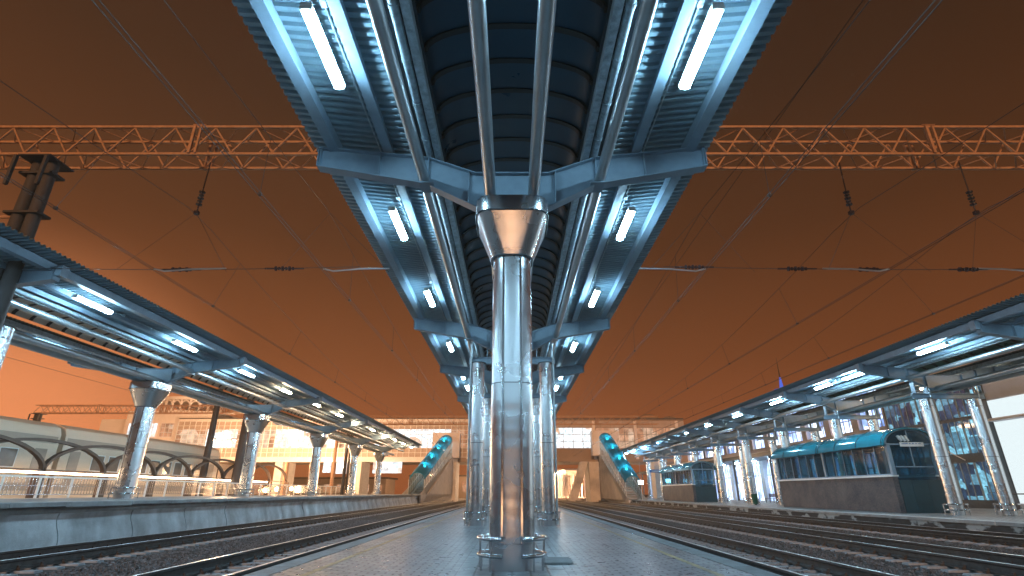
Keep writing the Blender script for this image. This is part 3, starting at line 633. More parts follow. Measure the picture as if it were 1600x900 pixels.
row(protoc, -19.3 - 3.1, YL[7:13], slL(3.1) - .32, 'cold white strip lamp under the far wing of the left canopy, {} from the viewer', grp)
row(protow, -19.3 - 3.1, YL[13:], slL(3.1) - .32, 'warm strip lamp under the far wing of the left canopy, {} of the warm ones', grp)
YR = [-14.5, -8, -1.5, 5, 11.3, 17.5, 24.1, 30.3, 33.4, 39.7, 47.0, 54.2, 61.0, 68.0, 75.0, 82.0, 89.0, 95.0]
grp = 'strip lamps under the right canopy'
row(protoc, 23.5 - 3.55, YR, slR(3.55) - .32, 'cold strip lamp on the track-side wing of the right canopy, {} from the right', grp)
row(protow, 23.5 + 3.3, YR[6:], slR(3.3) - .32, 'warm strip lamp on the building-side wing of the right canopy, {} from the right', grp)

# ------------------------------------------------------------------ portal gantries
def gantry(x0, x1, yf, zt, ht, dp, pitch, posts, label, bay_r=.035):
    t = thing('portal_gantry', label, 'gantry', ((x0 + x1) / 2, yf, zt - ht), 'lattice gantries over the tracks')
    zl_, yb = zt - ht, yf + dp
    for (y, z_) in ((yf, zt), (yf, zl_), (yb, zt), (yb, zl_)):
        mb = MB(); mb.bar((x0, y, z_), (x1, y, z_), .08, .085); mb.build('chord', 'truss', t)
    mb = MB(); n_ = int((x1 - x0) / pitch)
    for i in range(n_):
        a = x0 + pitch * i; b_ = a + pitch; m_ = (a + b_) / 2
        for y, off in ((yf, 0), (yb, .06)):
            mb.bar((a, y + off, zl_ + .05), (m_, y + off, zt - .05), .048, .048); mb.bar((m_, y + off, zt - .05), (b_, y + off, zl_ + .05), .048, .048)
        for z_, o_ in ((zt, .0), (zl_, .0)):
            p, q = ((a, yf + .05, z_), (m_, yb - .05, z_)) if i % 2 == 0 else ((a, yb - .05, z_), (m_, yf + .05, z_))
            mb.bar(p, q, .03, .03); mb.bar(q, (b_, p[1], z_), .03, .03)
        if i % 6 == 5:
            for y in (yf - .06, yb + .12): mb.bar((b_, y, zl_), (b_, y, zt), .09, .09); mb.bar((b_ + .22, y, zl_), (b_ + .22, y, zt), .07, .07)
            mb.box(b_ - .1, b_ + .35, yf - .07, yf + .06, zt + .052, zt + .075)
    mb.build('lattice', 'truss', t)
    for xp, zb in posts:
        for s in (-1, 1):
            mb = MB(); mb.tube([(xp + s * .30, yf + dp / 2, zb), (xp + s * .24, yf + dp / 2, zl_ - .10)], [.23, .19], 14); mb.build('post', 'pole', t, smooth=40)
        mb = MB(); mb.box(xp - .55, xp + .55, yf - .1, yb + .1, zl_ - .10, zl_ - .052)
        for q in (.5, 2.2): mb.box(xp - .58, xp + .58, yf + dp / 2 - .27, yf + dp / 2 + .27, zl_ - .2 - q * .9, zl_ - .12 - q * .9)
        mb.bar((xp - .52, yf - .15, zl_ - 1.3), (xp - .52, yf - .15, zl_ - .15), .1, .1); mb.bar((xp + .52, yf - .15, zl_ - 1.3), (xp + .52, yf - .15, zl_ - .15), .1, .1)
        mb.build('post_bracket', 'pole', t)
    return t
ga = gantry(-19.6, 30, 15.0, 11.95, 1.13, .85, 1.42, [(-16.3, HL)], 'long orange lattice gantry crossing above the near canopy')
gb = gantry(-22.5, 20.0, 73.0, 9.75, 1.05, .8, 1.42, [(-22.0, -1.2)], 'low orange lattice gantry in front of the glazed footbridge')
gc = gantry(-54.5, -29.0, 60.5, 9.3, .85, .8, 1.2, [(-54.2, -1.2)], 'pale lattice gantry over the yard at far left')
mb = MB()
for z_ in (8.6, 7.7): mb.tube([(-24, 15.4, z_ - .3), (-16.7, 15.4, z_)], .06, 8)
tag(mb.build('bracket_arm', 'truss', loc=(-16.7, 15.4, 8)), 'two thin bracket arms left of the dark twin gantry post', 'bracket')

# ------------------------------------------------------------------ overhead lines
ZC = 6.55
def line(xt, xm, label, arm, ysup=15.4, zsup=8.75):
    t = thing('overhead_line', label, 'overhead wire', (xt, 15.4, zsup), 'overhead lines above the tracks')
    span = 57.8
    def zm(y):
        u = ((y - ysup) / span) % 1.0; return zsup - 1.55 * 4 * u * (1 - u)
    def xmn(y):
        u = min(abs(y - ysup) / 20, 1); return xm + (xt - xm) * u
    def zcw(y): return ZC
    ys = [-30 + i * 3 for i in range(60)]
    for dx in (-.05, .05):
        mb = MB(); mb.tube([(xt + dx, y, ZC) for y in ys], .009, 5); mb.build('contact_wire', 'wire', t)
    mb = MB(); mb.tube([(xmn(y), y, zm(y)) for y in [-30 + i * 1.5 for i in range(120)]], .009, 5); mb.build('messenger_wire', 'wire', t)
    y = -4.0 + (xt % 3)
    while y < 100:
        if abs(y - ysup) > 2:
            mb = MB(); mb.tube([(xt, y, ZC + .01), (xmn(y + .2), y + .2, zm(y + .2))], .008, 4); mb.box(xt - .04, xt + .04, y - .03, y + .03, ZC - .03, ZC + .04); mb.build('dropper', 'wire', t)
        y += 7.3
    # messenger insulator under the gantry, slanting down to the wire
    zt = 10.75; mb = MB(); p, q = Vector((xm + .05, ysup, zt)), Vector((xm, ysup, zsup))
    mb.tube([p, q], .022, 6); a = p.lerp(q, .62)
    for k in range(5): b_ = p.lerp(q, .60 + .06 * k); mb.tube([b_ - (q - p).normalized() * .018, b_ + (q - p).normalized() * .018], .10 if k % 2 == 0 else .08, 10)
    mb.box(xm - .07, xm + .07, ysup - .06, ysup + .06, zsup - .06, zsup + .06)
    if abs(xt) > 8: mb.build('insulator', 'insulator', t, smooth=40)
    # registration tube and slack stays to the span wire
    mb = MB(); ax = xt + arm
    mb.tube([(ax, ysup, ZC + .16), (xt + arm * .55, ysup - .1, ZC + .10), (xt + arm * .15, ysup - .25, ZC - .04), (xt, ysup - .3, ZC + .02)], .026, 6); mb.build('registration_arm', 'bright_wire', t, smooth=50)
    for dx, dy in ((1.9, .4), (-1.6, .2)):
        mb = MB(); mb.tube([(xm, ysup, zsup), (xt + dx, ysup + dy, ZC + .2)], .007, 4); mb.build('stay_wire', 'wire', t)
    return t
line(-11.3, -10.6, 'overhead wires above the track by the left platform wall', 2.1)
line(-5.95, -6.1, 'overhead wires above the track left of the near platform', 2.0)
line(6.1, 6.3, 'overhead wires above the track right of the near platform', -2.0)
line(11.9, 11.4, 'overhead wires above the middle track at right', -1.9)
line(16.6, 15.6, 'overhead wires above the track by the right platform', -1.7)
def span_wire(x0, x1, label, ins):
    t = thing('span_wire', label, 'span wire', ((x0 + x1) / 2, 15.4, ZC + .2), 'cross span wires'); mb = MB(); n_ = 24
    f = lambda x_: ZC + .22 - .10 * math.sin((x_ - x0) / (x1 - x0) * math.pi)
    mb.tube([(x0 + (x1 - x0) * i / n_, 15.4, f(x0 + (x1 - x0) * i / n_)) for i in range(n_ + 1)], .012, 5); mb.build('wire', 'wire', t)
    for xi in ins:
        mb = MB()
        for k in range(6): mb.tube([(xi + .11 * k - .02, 15.4, f(xi)), (xi + .11 * k + .02, 15.4, f(xi))], .06 if k % 2 else .08, 8)
        mb.tube([(xi - .35, 15.4, f(xi)), (xi + .9, 15.4, f(xi))], .025, 6); mb.build('insulator', 'insulator', t, smooth=40)
    return t
span_wire(-17.5, -4.9, 'thin cross span wire with insulators left of the central canopy', [-10.9, -7.6])
span_wire(4.9, 21, 'thin cross span wire with insulators right of the central canopy', [5.6, 8.9, 11.2, 14.4])
for x0, z0, x1, z1, lb in ((-26, 9.6, -23, 9.2, 'upper thin feeder wire over the left yard'), (-30, 11.0, -28, 10.6, 'highest thin feeder wire over the left yard'), (-34, 9.0, -33, 8.6, 'lower thin feeder wire over the left yard'), (9.4, 12.6, 9.0, 12.0, 'single feeder wire high above the right tracks')):
    mb = MB(); mb.tube([(x0 + (x1 - x0) * i / 20, -20 + 7 * i, z0 + (z1 - z0) * i / 20 - .5 * math.sin(math.pi * i / 20)) for i in range(21)], .012, 5)
    tag(mb.build('feeder_wire', 'wire', loc=(x0, 50, z0)), lb, 'wire', 'feeder wires')

# ------------------------------------------------------------------ kiosks over the subway stairs
def kiosk(x0, x1, y0, y1, label):
    zb, z1, z2 = HQ, .82, 2.56; xm = (x0 + x1) / 2; hw = (x1 - x0) / 2
    t = thing('stair_kiosk', label, 'kiosk', (xm, (y0 + y1) / 2, zb), 'kiosks over the subway stairs')
    mb = MB(); ye = y0 + .35
    for s in (-1, 1):
        a, b_ = sorted((xm + s * hw, xm + s * (hw - .3))); mb.box(a, b_, y0, y1, zb, z1)
    mb.box(x0 + .3, x1 - .3, y1 - .3, y1, zb, z1); mb.build('stone_base', 'granite', t, bevel=.01)
    mb = MB()
    for s in (-1, 1):
        a, b_ = sorted((xm + s * (hw + .05), xm + s * (hw - .34))); mb.box(a, b_, y0 - .05, y1 + .05, z1 + .003, z1 + .09)
    mb.build('sill', 'white_trim', t)
    nb = int((y1 - y0) / 6.6 + .5); 
    for s in (-1, 1):
        xs = xm + s * (hw - .12)
        for k in range(nb):
            ya, yb = y0 + (y1 - y0) * k / nb, y0 + (y1 - y0) * (k + 1) / nb
            mb = MB(); fr = MB()
            mb.box(xs - .012, xs + .012, ya + .10, yb - .10, z1 + .16, z2 - .08); g = mb.build('window', 'glass', t)
            n_ = 6
            for i in range(n_ + 1): yy = ya + .10 + (yb - ya - .2) * i / n_; w = .035 if i % 2 else .022; fr.box(xs - .03, xs + .03, yy - w, yy + w, z1 + .16, z2 - .08)
            fr.box(xs - .032, xs + .032, ya + .1, yb - .1, z1 + .092, z1 + .158); fr.box(xs - .032, xs + .032, ya + .1, yb - .1, z2 - .08, z2)
            fr.build('frame', 'steel', g)
        for k in range(nb + 1):
            yy = y0 + (y1 - y0) * k / nb; mb = MB(); mb.box(xs - .10, xs + .10, yy - .10, yy + .10, z1 + .092, z2 + .05); mb.build('corner_post', 'steel', t, bevel=.01)
    n_ = 14; arc = lambda f, q: [(xm + (hw + .22) * f * math.cos(math.pi * i / n_), q + .95 * f * math.sin(math.pi * i / n_)) for i in range(n_ + 1)]
    for k in range(nb):
        ya, yb = y0 - .25 + (y1 - y0 + .5) * k / nb, y0 - .25 + (y1 - y0 + .5) * (k + 1) / nb; mb = MB(); m_ = 8; rings = []
        for j in range(m_ + 1):
            u = j / m_; f = 1 + .05 * math.sin(math.pi * u) + (.012 if j % 2 else 0); A = arc(f, z2 - .06)
            rings.append([(x_, ya + .02 + (yb - ya - .04) * u, z_) for x_, z_ in A] + [(xm + (x_ - xm) * .975, ya + .02 + (yb - ya - .04) * u, z2 - .08 + (z_ - z2 + .06) * .96) for x_, z_ in reversed(A)])
        mb.loft(rings); mb.build('roof_vault', 'teal', t, smooth=35)
        for u in (.02, .35, .68, .98):
            mb = MB(); f = 1.035 + .05 * math.sin(math.pi * u); A = arc(f, z2 - .05); yy = ya + (yb - ya) * u; mb.tube([(x_, yy, z_) for x_, z_ in A], .022, 5); mb.build('roof_rib', 'teal_panel', t, smooth=50)
    for yy, d in ((y0, -1), (y1, 1)):
        ins = .02 * d; A = [(xm + (hw - .05) * math.cos(math.pi * i / n_), yy, z2 + .82 * math.sin(math.pi * i / n_)) for i in range(n_ + 1)]
        mb = MB(); mb.add(A, [tuple(range(n_ + 1))]); mb.add([(x_, y_ + .012, z_) for x_, y_, z_ in A], [tuple(range(n_, -1, -1))]); g = mb.build('end_glazing', 'glass', t)
        mb = MB(); mb.tube([(x_, yy, z_) for x_, _, z_ in A], .06, 6); mb.box(xm - .03, xm + .03, yy - .035, yy + .035, z2 + .05, z2 + .80); mb.box(x0 + .25, x1 - .25, yy - .04, yy + .04, z2 - .05, z2 + .04); mb.build('arch_frame', 'steel', t, smooth=40)
        mb = MB(); mb.box(x0 + .3, x1 - .3, yy - .008, yy + .008, z1 + .55, z2 - .05); mb.build('end_window', 'glass', t)
        mb = MB(); zz = z1 + .52; mb.box(x0 + .3, x1 - .3, yy - .035, yy + .035, zz - .03, zz + .03)
        for q in (.5,): mb.box(x0 + (x1 - x0) * q - .03, x0 + (x1 - x0) * q + .03, yy - .036, yy + .036, z1 + .55, z2 - .05)
        mb.build('end_mullion', 'steel', t)
        mb = MB(); mb.box(x0 + .3, x1 - .3, yy - .012, yy + .012, z1 - .18, z1 + .49); mb.build('transom_window', 'glass', t)
        mb = MB(); mb.box(x0 + .3, x1 - .02, yy - .03, yy + .03, zb, z1 - .18)
        for q in (.36, .68): mb.box(x0 + (x1 - x0) * q - .01, x0 + (x1 - x0) * q + .01, yy - .038, yy + .038, zb, z1 - .19)
        mb.build('door_panel', 'teal_panel', t)
    return t
K1 = kiosk(21.2, 23.95, 30.9, 44.1, 'granite based kiosk with teal barrel roof, large one at right')
K2 = kiosk(21.2, 23.95, 65.5, 78.7, 'granite based kiosk with teal barrel roof, smaller one further along the right platform')
# blurred white lettering sign on the kiosk end
t = thing('kiosk_sign', 'white sign with slanted emblem on the glazed end of the large kiosk', 'sign', (22.5, 30.8, 2.6))
mb = MB()
for k in range(3):
    x = 21.98 + .20 * k; mb.tube([(x, 30.80, 3.02), (x + .07, 30.80, 2.86), (x + .17, 30.80, 2.72)], [.075, .085, .06], 8)
mb.build('emblem', 'white_trim', t, smooth=50)
mb = MB(); mb.box(22.0, 23.35, 30.78, 30.81, 2.42, 2.66); mb.build('plate', 'white_trim', t)
mb = MB(); x = 22.1
rnd = random.Random(4)
while x < 23.2:
    w = rnd.uniform(.03, .06); mb.box(x, x + w, 30.774, 30.779, 2.555, 2.555 + rnd.uniform(.04, .06)); x += w + rnd.choice([.02, .02, .07])
mb.build('text_row', 'blue', t)

# platform furniture on the right
def bin_(x, y, lb):
    t = thing('litter_bin', lb, 'litter bin', (x, y, HQ)); mb = MB(); mb.loft([[(x + r_ * math.cos(a), y + r_ * math.sin(a), z_) for a in [2 * math.pi * i / 14 for i in range(14)]] for r_, z_ in ((.20, HQ + .08), (.27, HQ + .85), (.28, HQ + .9))]); mb.build('body', 'green', t, smooth=40)
    mb = MB(); mb.tube([(x, y, HQ + .9), (x, y, HQ + .93)], .29, 14); mb.tube([(x, y, HQ), (x, y, HQ + .08)], .12, 10); mb.build('rim', 'steel_dark', t, smooth=40); return t
bin_(21.85, 50.6, 'dark green litter bin standing beside a pair of columns on the right platform')
def bench(x, y, lb):
    t = thing('platform_bench', lb, 'bench', (x, y, HQ)); mb = MB()
    for k in range(4): mb.box(x - .25 + .13 * k, x - .25 + .13 * k + .11, y - 1.1, y + 1.1, HQ + .42, HQ + .46)
    mb.build('seat', 'bench', t); mb = MB()
    for k in range(3): mb.box(x + .27, x + .30, y - 1.1, y + 1.1, HQ + .55 + .13 * k, HQ + .66 + .13 * k)
    mb.build('backrest', 'bench', t)
    for q in (-.9, .9): mb = MB(); mb.box(x - .22, x - .17, y + q - .03, y + q + .03, HQ, HQ + .42); mb.box(x + .2, x + .26, y + q - .03, y + q + .03, HQ, HQ + .9); mb.build('leg', 'steel_dark', t)
    return t
bench(27.4, 50.5, 'dark slatted bench on the right platform behind the green litter bin')
bench(28.6, 62.0, 'dark slatted bench further along the right platform')
t = thing('dark_stall', 'dark closed sales stall beside the slatted bench on the right platform', 'stall', (27.6, 47.2, HQ)); mb = MB(); mb.box(26.9, 28.2, 46.2, 48.6, HQ, HQ + 1.25); mb.build('body', 'bench', t, bevel=.03); mb = MB(); mb.box(26.8, 28.3, 46.1, 48.7, HQ + 1.253, HQ + 1.33); mb.build('top', 'steel_dark', t)
t = thing('platform_sign', 'narrow blue platform sign hanging under the far end of the right canopy', 'sign', (21.4, 82, 3.0)); mb = MB(); mb.box(20.4, 22.9, 81.97, 82.03, 2.75, 3.15); mb.build('panel', 'blue', t)
mb = MB(); mb.box(20.7, 22.6, 81.962, 81.969, 2.90, 3.0); mb.build('text_bar', 'white_trim', t)
mb = MB()
for q in (20.7, 22.6): mb.tube([(q, 82, 3.15), (q, 82, 5.0)], .025, 6)
mb.build('hanger', 'pipe', t)
def flood(x, y, z_, lb, pw_):
    t = thing('flood_light', lb, 'flood light', (x, y, z_), 'white flood lights under the right canopy'); mb = MB(); mb.box(x - .37, x + .37, y - .06, y + .12, z_ - .29, z_ + .29); mb.build('housing', 'steel_dark', t)
    mb = MB(); mb.box(x - .34, x + .34, y - .075, y - .065, z_ - .26, z_ + .26); mb.build('lens', 'flood', t)
    mb = MB(); mb.tube([(x, y + .05, z_ + .2), (x, y + .05, 4.4)], .03, 6); mb.build('stem', 'pipe', t); return t
flood(22.6, 80.5, 1.55, 'dazzling white flood light just left of the smaller kiosk', 0)
flood(19.9, 86.0, 1.45, 'dazzling white flood light near the far stair of the right platform', 0)

# ------------------------------------------------------------------ concourse footbridge
YB = 106.0
t = thing('footbridge_concourse', 'long glazed footbridge building crossing the tracks in the distance', 'footbridge', (-12, YB, HG))
BR = t
def panel_grid(mb, x0, x1, z0, z1, y, px, pz, w=.05):
    n_ = max(1, round((x1 - x0) / px)); m_ = max(1, round((z1 - z0) / pz))
    for i in range(n_ + 1): x = x0 + (x1 - x0) * i / n_; mb.box(x - w, x + w, y - .10, y - .012, z0, z1)
    for i in range(m_ + 1): z_ = z0 + (z1 - z0) * i / m_; mb.box(x0, x1, y - .085, y - .014, z_ - w * .8, z_ + w * .8)
mb = MB(); mb.box(-66, 34, YB + .0, YB + 12, 5.5, 6.3); mb.box(-66, 34, YB, YB + 12, 13.2, 13.5); mb.box(-66, 34, YB + 4, YB + 12, 6.3, 13.2); mb.build('deck', 'far_wall', t)
mb = MB(); mb.box(-66, -10.5, YB - .15, YB + .2, 5.45, 6.35); mb.box(-66, -8.5, YB - .12, YB + .2, 13.1, 13.55); mb.build('edge_band', 'pink_wall', t)
mb = MB(); mb.box(-66, -8.5, YB + .02, YB + .2, 6.35, 8.1); mb.box(-66, -8.5, YB + .02, YB + .2, 11.6, 13.1); mb.build('cladding', 'tan_wall', t)
xs = -66.0; rnd = random.Random(11)
while xs < -9:
    w = rnd.choice([4.5, 6.0, 7.5]); w = min(w, -8.5 - xs); mb = MB(); mb.box(xs, xs + w, YB + .03, YB + .2, 8.1, 11.6); mb.build('window', rnd.choice(['win_white', 'win_white', 'win_pink']), t); xs += w
mb = MB(); panel_grid(mb, -66, -8.5, 6.35, 13.1, YB, 1.15, .85, .05); mb.build('mullion_grid', 'white_trim', t)
# right of the canopy: band of windows between posts
mb = MB(); mb.box(-8.5, 34, YB - .1, YB + .2, 5.5, 8.0); mb.build('spandrel', 'far_wall', t)
mb = MB(); mb.box(-8.5, 34, YB - .05, YB + .2, 11.9, 13.2); mb.build('fascia', 'tan_wall', t)
xs = -8.5
while xs < 34:
    mb = MB(); mb.box(xs + .25, min(xs + 7.9, 34), YB + .03, YB + .2, 8.0, 11.9); g = mb.build('window', 'win_white' if xs < 16 else 'win_pink', t)
    mb = MB(); panel_grid(mb, xs + .25, min(xs + 7.9, 34), 8.0, 11.9, YB, 1.9, 1.3, .05); mb.build('frame', 'far_wall', g)
    mb = MB(); mb.box(xs - .28, xs + .248, YB - .25, YB + .2, 6.0, 13.2); mb.build('facade_post', 'pink_wall', t); xs += 8.2
mb = MB(); mb.box(-66, 34, YB - .2, YB + 12, 13.55, 13.7); mb.build('roof_edge', 'steel_dark', t)
for x0, x1, sl in ((-16.8, -10.6, 0), (14.6, 17.3, 0), (17.9, 20.8, 0), (-30, -28.6, 0), (-45, -43.6, 0), (27, 29, 0)):
    mb = MB(); mb.box(x0, x1, YB - 1.5 if sl == 0 else YB, YB + 5, HG, 5.45); mb.build('pier', 'pale_concrete', t)
mb = MB(); mb.hexa([(10.6, YB - 2, HG), (12.0, YB - 2, HG), (12.0, YB + 1, HG), (10.6, YB + 1, HG), (13.1, YB - 2, 5.45), (14.4, YB - 2, 5.45), (14.4, YB + 1, 5.45), (13.1, YB + 1, 5.45)]); mb.build('raking_pier', 'pale_concrete', t)
for x0, x1, z0, z1 in ((-36, -34.5, 3.5, 5.4), (-33.5, -31.5, 3.3, 5.4), (-26.5, -21, 3.4, 5.42)):
    mb = MB(); mb.box(x0, x1, YB - 1, YB - .9, z0, z1); mb.build('lit_panel', 'win_white', t)
# domes on the roof at the right end
for x, r_ in ((28.5, 2.6), (33.0, 1.9)):
    mb = MB(); rings = [[(x + r_ * math.cos(f) * math.cos(a), YB + 6 + r_ * math.cos(f) * math.sin(a), 13.7 + r_ * .62 * math.sin(f)) for a in [2 * math.pi * i / 20 for i in range(20)]] for f in [0, .3, .6, .9, 1.2, 1.5]]
    mb.loft(rings); mb.build('roof_dome', 'far_wall', t, smooth=60)
# tall hall at the left end of the bridge
t = thing('corner_hall', 'tall pale glazed hall with an arched crown at far left', 'building', (-66, 110, HG))
mb = MB(); mb.box(-77, -60, 106.6, 124, HG, 15.2); mb.box(-83, -77, 108, 124, HG, 13.8); mb.build('wall', 'pink_wall', t)
for k in range(5):
    xw = -76.2 + 3.25 * k
    for z0, z1 in ((2.5, 5.0), (6.5, 9.4), (10.2, 12.8)):
        mb = MB(); mb.box(xw, xw + 2.5, 106.52, 106.58, z0, z1); g = mb.build('window', 'win_white' if (k + int(z0)) % 3 else 'win_pink', t)
        mb = MB(); panel_grid(mb, xw, xw + 2.5, z0, z1, 106.56, .85, 1.0, .04); mb.build('frame', 'pink_wall', g)
mb = MB(); rings = [[(-68 + 6.2 * math.cos(a), 113 + 6.2 * math.sin(a), z_) for a in [2 * math.pi * i / 32 for i in range(32)]] for z_ in (15.2, 15.5)]; mb.loft(rings)
rings = [[(-68 + 6.2 * math.cos(a), 113 + 6.2 * math.sin(a), z_) for a in [2 * math.pi * i / 32 for i in range(32)]] for z_ in (17.6, 18.2)]; mb.loft(rings)
for i in range(22):
    a = 2 * math.pi * i / 22; mb.tube([(-68 + 5.9 * math.cos(a), 113 + 5.9 * math.sin(a), 15.5), (-68 + 5.9 * math.cos(a), 113 + 5.9 * math.sin(a), 17.6)], .22, 6)
    a2 = 2 * math.pi * (i + 1) / 22; am = (a + a2) / 2
    mb.tube([(-68 + 6 * math.cos(q), 113 + 6 * math.sin(q), 16.7 + .75 * math.sin(math.pi * j / 6)) for j, q in [(j, a + (a2 - a) * j / 6) for j in range(7)]], .14, 5)
mb.build('crown', 'pink_wall', t, smooth=50)

# covered stairs from the platforms up to the bridge
def stair(x0, x1, y0, y1, z0, z1, label, lamps, zplat):
    """enclosed flight rising away from the viewer with a teal barrel roof"""
    t = thing('covered_stair', label, 'covered stair', (x0, y0, zplat), 'covered stairs up to the footbridge'); hw = 1.22; n_ = 10; ua = .12
    P = lambda u, dx, dz: (x0 + (x1 - x0) * u + dx, y0 + (y1 - y0) * u, z0 + (z1 - z0) * u + dz)
    for k in range(5):
        rings = []
        for w_ in (k / 5 + .004, (k + .5) / 5, (k + 1) / 5 - .004):
            f = 1.04 if abs(w_ * 5 - k - .5) < .1 else 1.0; u = ua + (1 - ua) * w_
            o_ = [P(u, hw * f * math.cos(math.pi * i / n_), 1.0 * f * math.sin(math.pi * i / n_)) for i in range(n_ + 1)]; i_ = [P(u, hw * .94 * math.cos(math.pi * i / n_), 0.92 * math.sin(math.pi * i / n_) - .02) for i in range(n_, -1, -1)]
            rings.append(o_ + i_)
        mb = MB(); mb.loft(rings); mb.build('roof_vault', 'teal_lit', t, smooth=40)
    for s in (-1, 1):
        mb = MB(); mb.add([P(ua, s * 1.18, -.02), P(1, s * 1.18, -.02), P(1, s * 1.18, -3.0), P(ua, s * 1.18, -2.6)], [(0, 1, 2, 3)]); g = mb.build('side_glazing', 'stair_glass', t)
        mb = MB()
        for i in range(19): u = ua + (1 - ua) * i / 18; mb.bar(P(u, s * 1.21, -.02), P(u, s * 1.21, -2.7 - .3 * u), .07, .05)
        mb.bar(P(ua, s * 1.21, -1.3), P(1, s * 1.21, -1.5), .07, .05); mb.build('frame', 'white_trim', g)
        mb = MB(); a, b_ = P(.0, s * 1.36, -2.7), P(1, s * 1.36, -3.0); w = .1
        mb.hexa([(a[0] - w, a[1], zplat), (a[0] + w, a[1], zplat), (b_[0] + w, b_[1], zplat), (b_[0] - w, b_[1], zplat), (a[0] - w, a[1], a[2]), (a[0] + w, a[1], a[2]), (b_[0] + w, b_[1], b_[2]), (b_[0] - w, b_[1], b_[2])]); mb.build('side_wall', 'pale_concrete', t)
    mb = MB()
    for i in range(26):
        u = i / 26; q = P(u, 0, -3.2); mb.box(q[0] - 1.24, q[0] + 1.24, q[1], q[1] + (y1 - y0) / 26 - .002, q[2] - .25, q[2])
    mb.build('steps', 'concrete', t)
    q = P(1, 0, 0); mb = MB(); mb.box(q[0] - 2.6, q[0] + 2.6, q[1], q[1] + 2.2, q[2] - 3.2, q[2] + 1.4); mb.build('landing', 'pink_wall', t)
    for u in lamps:
        q = P(u, 0, .45); mb = MB(); mb.ball(q, .20, 10, 6); l_ = mb.build('bulkhead_lamp', 'cyan_lamp', t, smooth=60)
    return t
stair(-15.1, -12.6, 84, 103.5, .9, 9.3, 'covered stair with teal roof climbing to the footbridge from the left platform', (.32, .52, .72, .92), HL)
stair(18.9, 17.9, 84, 103.5, .3, 9.7, 'covered stair with lamps on its teal roof climbing from the right platform', (.30, .50, .72, .92), HQ)

# ------------------------------------------------------------------ yard on the left: train, arcade, railing, masts, lamps
def car(y0, y1, label, x=-31.4):
    t = thing('passenger_car', label, 'railway carriage', (x, (y0 + y1) / 2, -1.2), 'carriages of the pale train'); zb, zt = -.35, 4.35; w = 1.5
    prof = [(x - w, zb), (x + w, zb), (x + w, 3.55), (x + w - .18, 4.0), (x + w - .7, 4.28), (x, zt), (x - w + .7, 4.28), (x - w + .18, 4.0), (x - w, 3.55)]
    mb = MB(); mb.prism(prof, y0, y1); mb.build('body', 'train', t, smooth=25, bevel=.02)
    mb = MB(); mb.box(x + w + .002, x + w + .012, y0 + .2, y1 - .2, 2.95, 3.4); mb.box(x + w + .002, x + w + .012, y0 + .2, y1 - .2, .1, .55); mb.build('band', 'train_band', t)
    n_ = 9
    for i in range(n_):
        ya = y0 + 2.6 + (y1 - y0 - 5.2) * i / n_; mb = MB(); mb.box(x + w + .002, x + w + .010, ya + .25, ya + (y1 - y0 - 5.2) / n_ - .25, 1.45, 2.45); g = mb.build('window', 'train_glass', t)
        mb = MB(); b0, b1 = ya + .2, ya + (y1 - y0 - 5.2) / n_ - .2
        for q in ((b0, b1, 1.40, 1.45), (b0, b1, 2.45, 2.50), (b0, b0 + .05, 1.45, 2.45), (b1 - .05, b1, 1.45, 2.45)): mb.box(x + w + .002, x + w + .02, *q)
        mb.build('frame', 'white_trim', g)
    for yd in (y0 + 1.2, y1 - 1.2):
        mb = MB(); mb.box(x + w + .002, x + w + .016, yd - .45, yd + .45, .1, 2.6); mb.build('door', 'train_band', t)
    mb = MB(); mb.box(x - 1.2, x + 1.2, y0 + .6, y1 - .6, -.75, -.36)
    for yb in (y0 + 3, y1 - 3):
        for d in (-1.1, 1.1):
            mb.tube([(x - .95, yb + d, -.75), (x + .95, yb + d, -.75)], .42, 14)
    mb.build('bogies', 'iron', t, smooth=40)
    return t
for i in range(2): car(16 + 20.2 * i, 35.8 + 20.2 * i, f'pale cream railway carriage behind the arched arcade, {ORD[i]} from the left')
t = thing('arcade', 'brown arcade of overlapping arches standing in the left yard', 'arcade', (-27.5, 45, -1.2)); sp = 5.1; Y0 = 22.0
for k in range(10):
    yk = Y0 + sp * k; mb = MB(); mb.box(-27.72, -27.28, yk - .22, yk + .22, -1.2, 1.15); mb.build('post', 'arch', t, bevel=.02)
    if k < 8:
        for dxx in (0,):
            mb = MB(); pts = [(-27.5 + .09 * (-1) ** k, yk + sp * (1 - math.cos(math.pi * i / 18)), 1.15 + 1.75 * math.sin(math.pi * i / 18)) for i in range(19)]
            for p, q in zip(pts, pts[1:]): mb.bar(p, q, .16, .28, up=(1, 0, 0))
            mb.build('arch', 'arch', t)
mb = MB(); mb.box(-27.6, -27.4, Y0 - 4, Y0 + sp * 9, 1.16, 1.26); mb.build('tie_beam', 'arch', t)
t = thing('arcade_light', 'long thin line of white light running under the brown arcade', 'strip light', (-27.3, 45, 1.0)); mb = MB(); mb.box(-27.30, -27.24, 18, 62, 1.02, 1.12); mb.build('tube', 'white_line', t)
mb = MB(); mb.box(-27.32, -27.22, 18, 62, 1.121, 1.15); mb.build('channel', 'white_trim', t)
t = thing('yard_railing', 'pale metal railing with a bright top rail along the back of the left platform', 'railing', (-25.3, 45, HL))
mb = MB(); mb.box(-25.36, -25.24, 10, 88, HL + 1.02, HL + 1.10); mb.build('top_rail', 'white_trim', t)
mb = MB(); mb.box(-25.33, -25.27, 10, 88, HL + .16, HL + .20); mb.box(-25.33, -25.27, 10, 88, HL + .60, HL + .63)
y = 10.0
while y < 88: mb.box(-25.315, -25.285, y - .012, y + .012, HL + .20, HL + 1.02); y += .22
mb.build('bars', 'chrome', t, kind='stuff')
y = 10.0
while y < 88: mb = MB(); mb.box(-25.35, -25.25, y - .04, y + .04, HL, HL + 1.02); mb.build('post', 'white_trim', t); y += 2.2
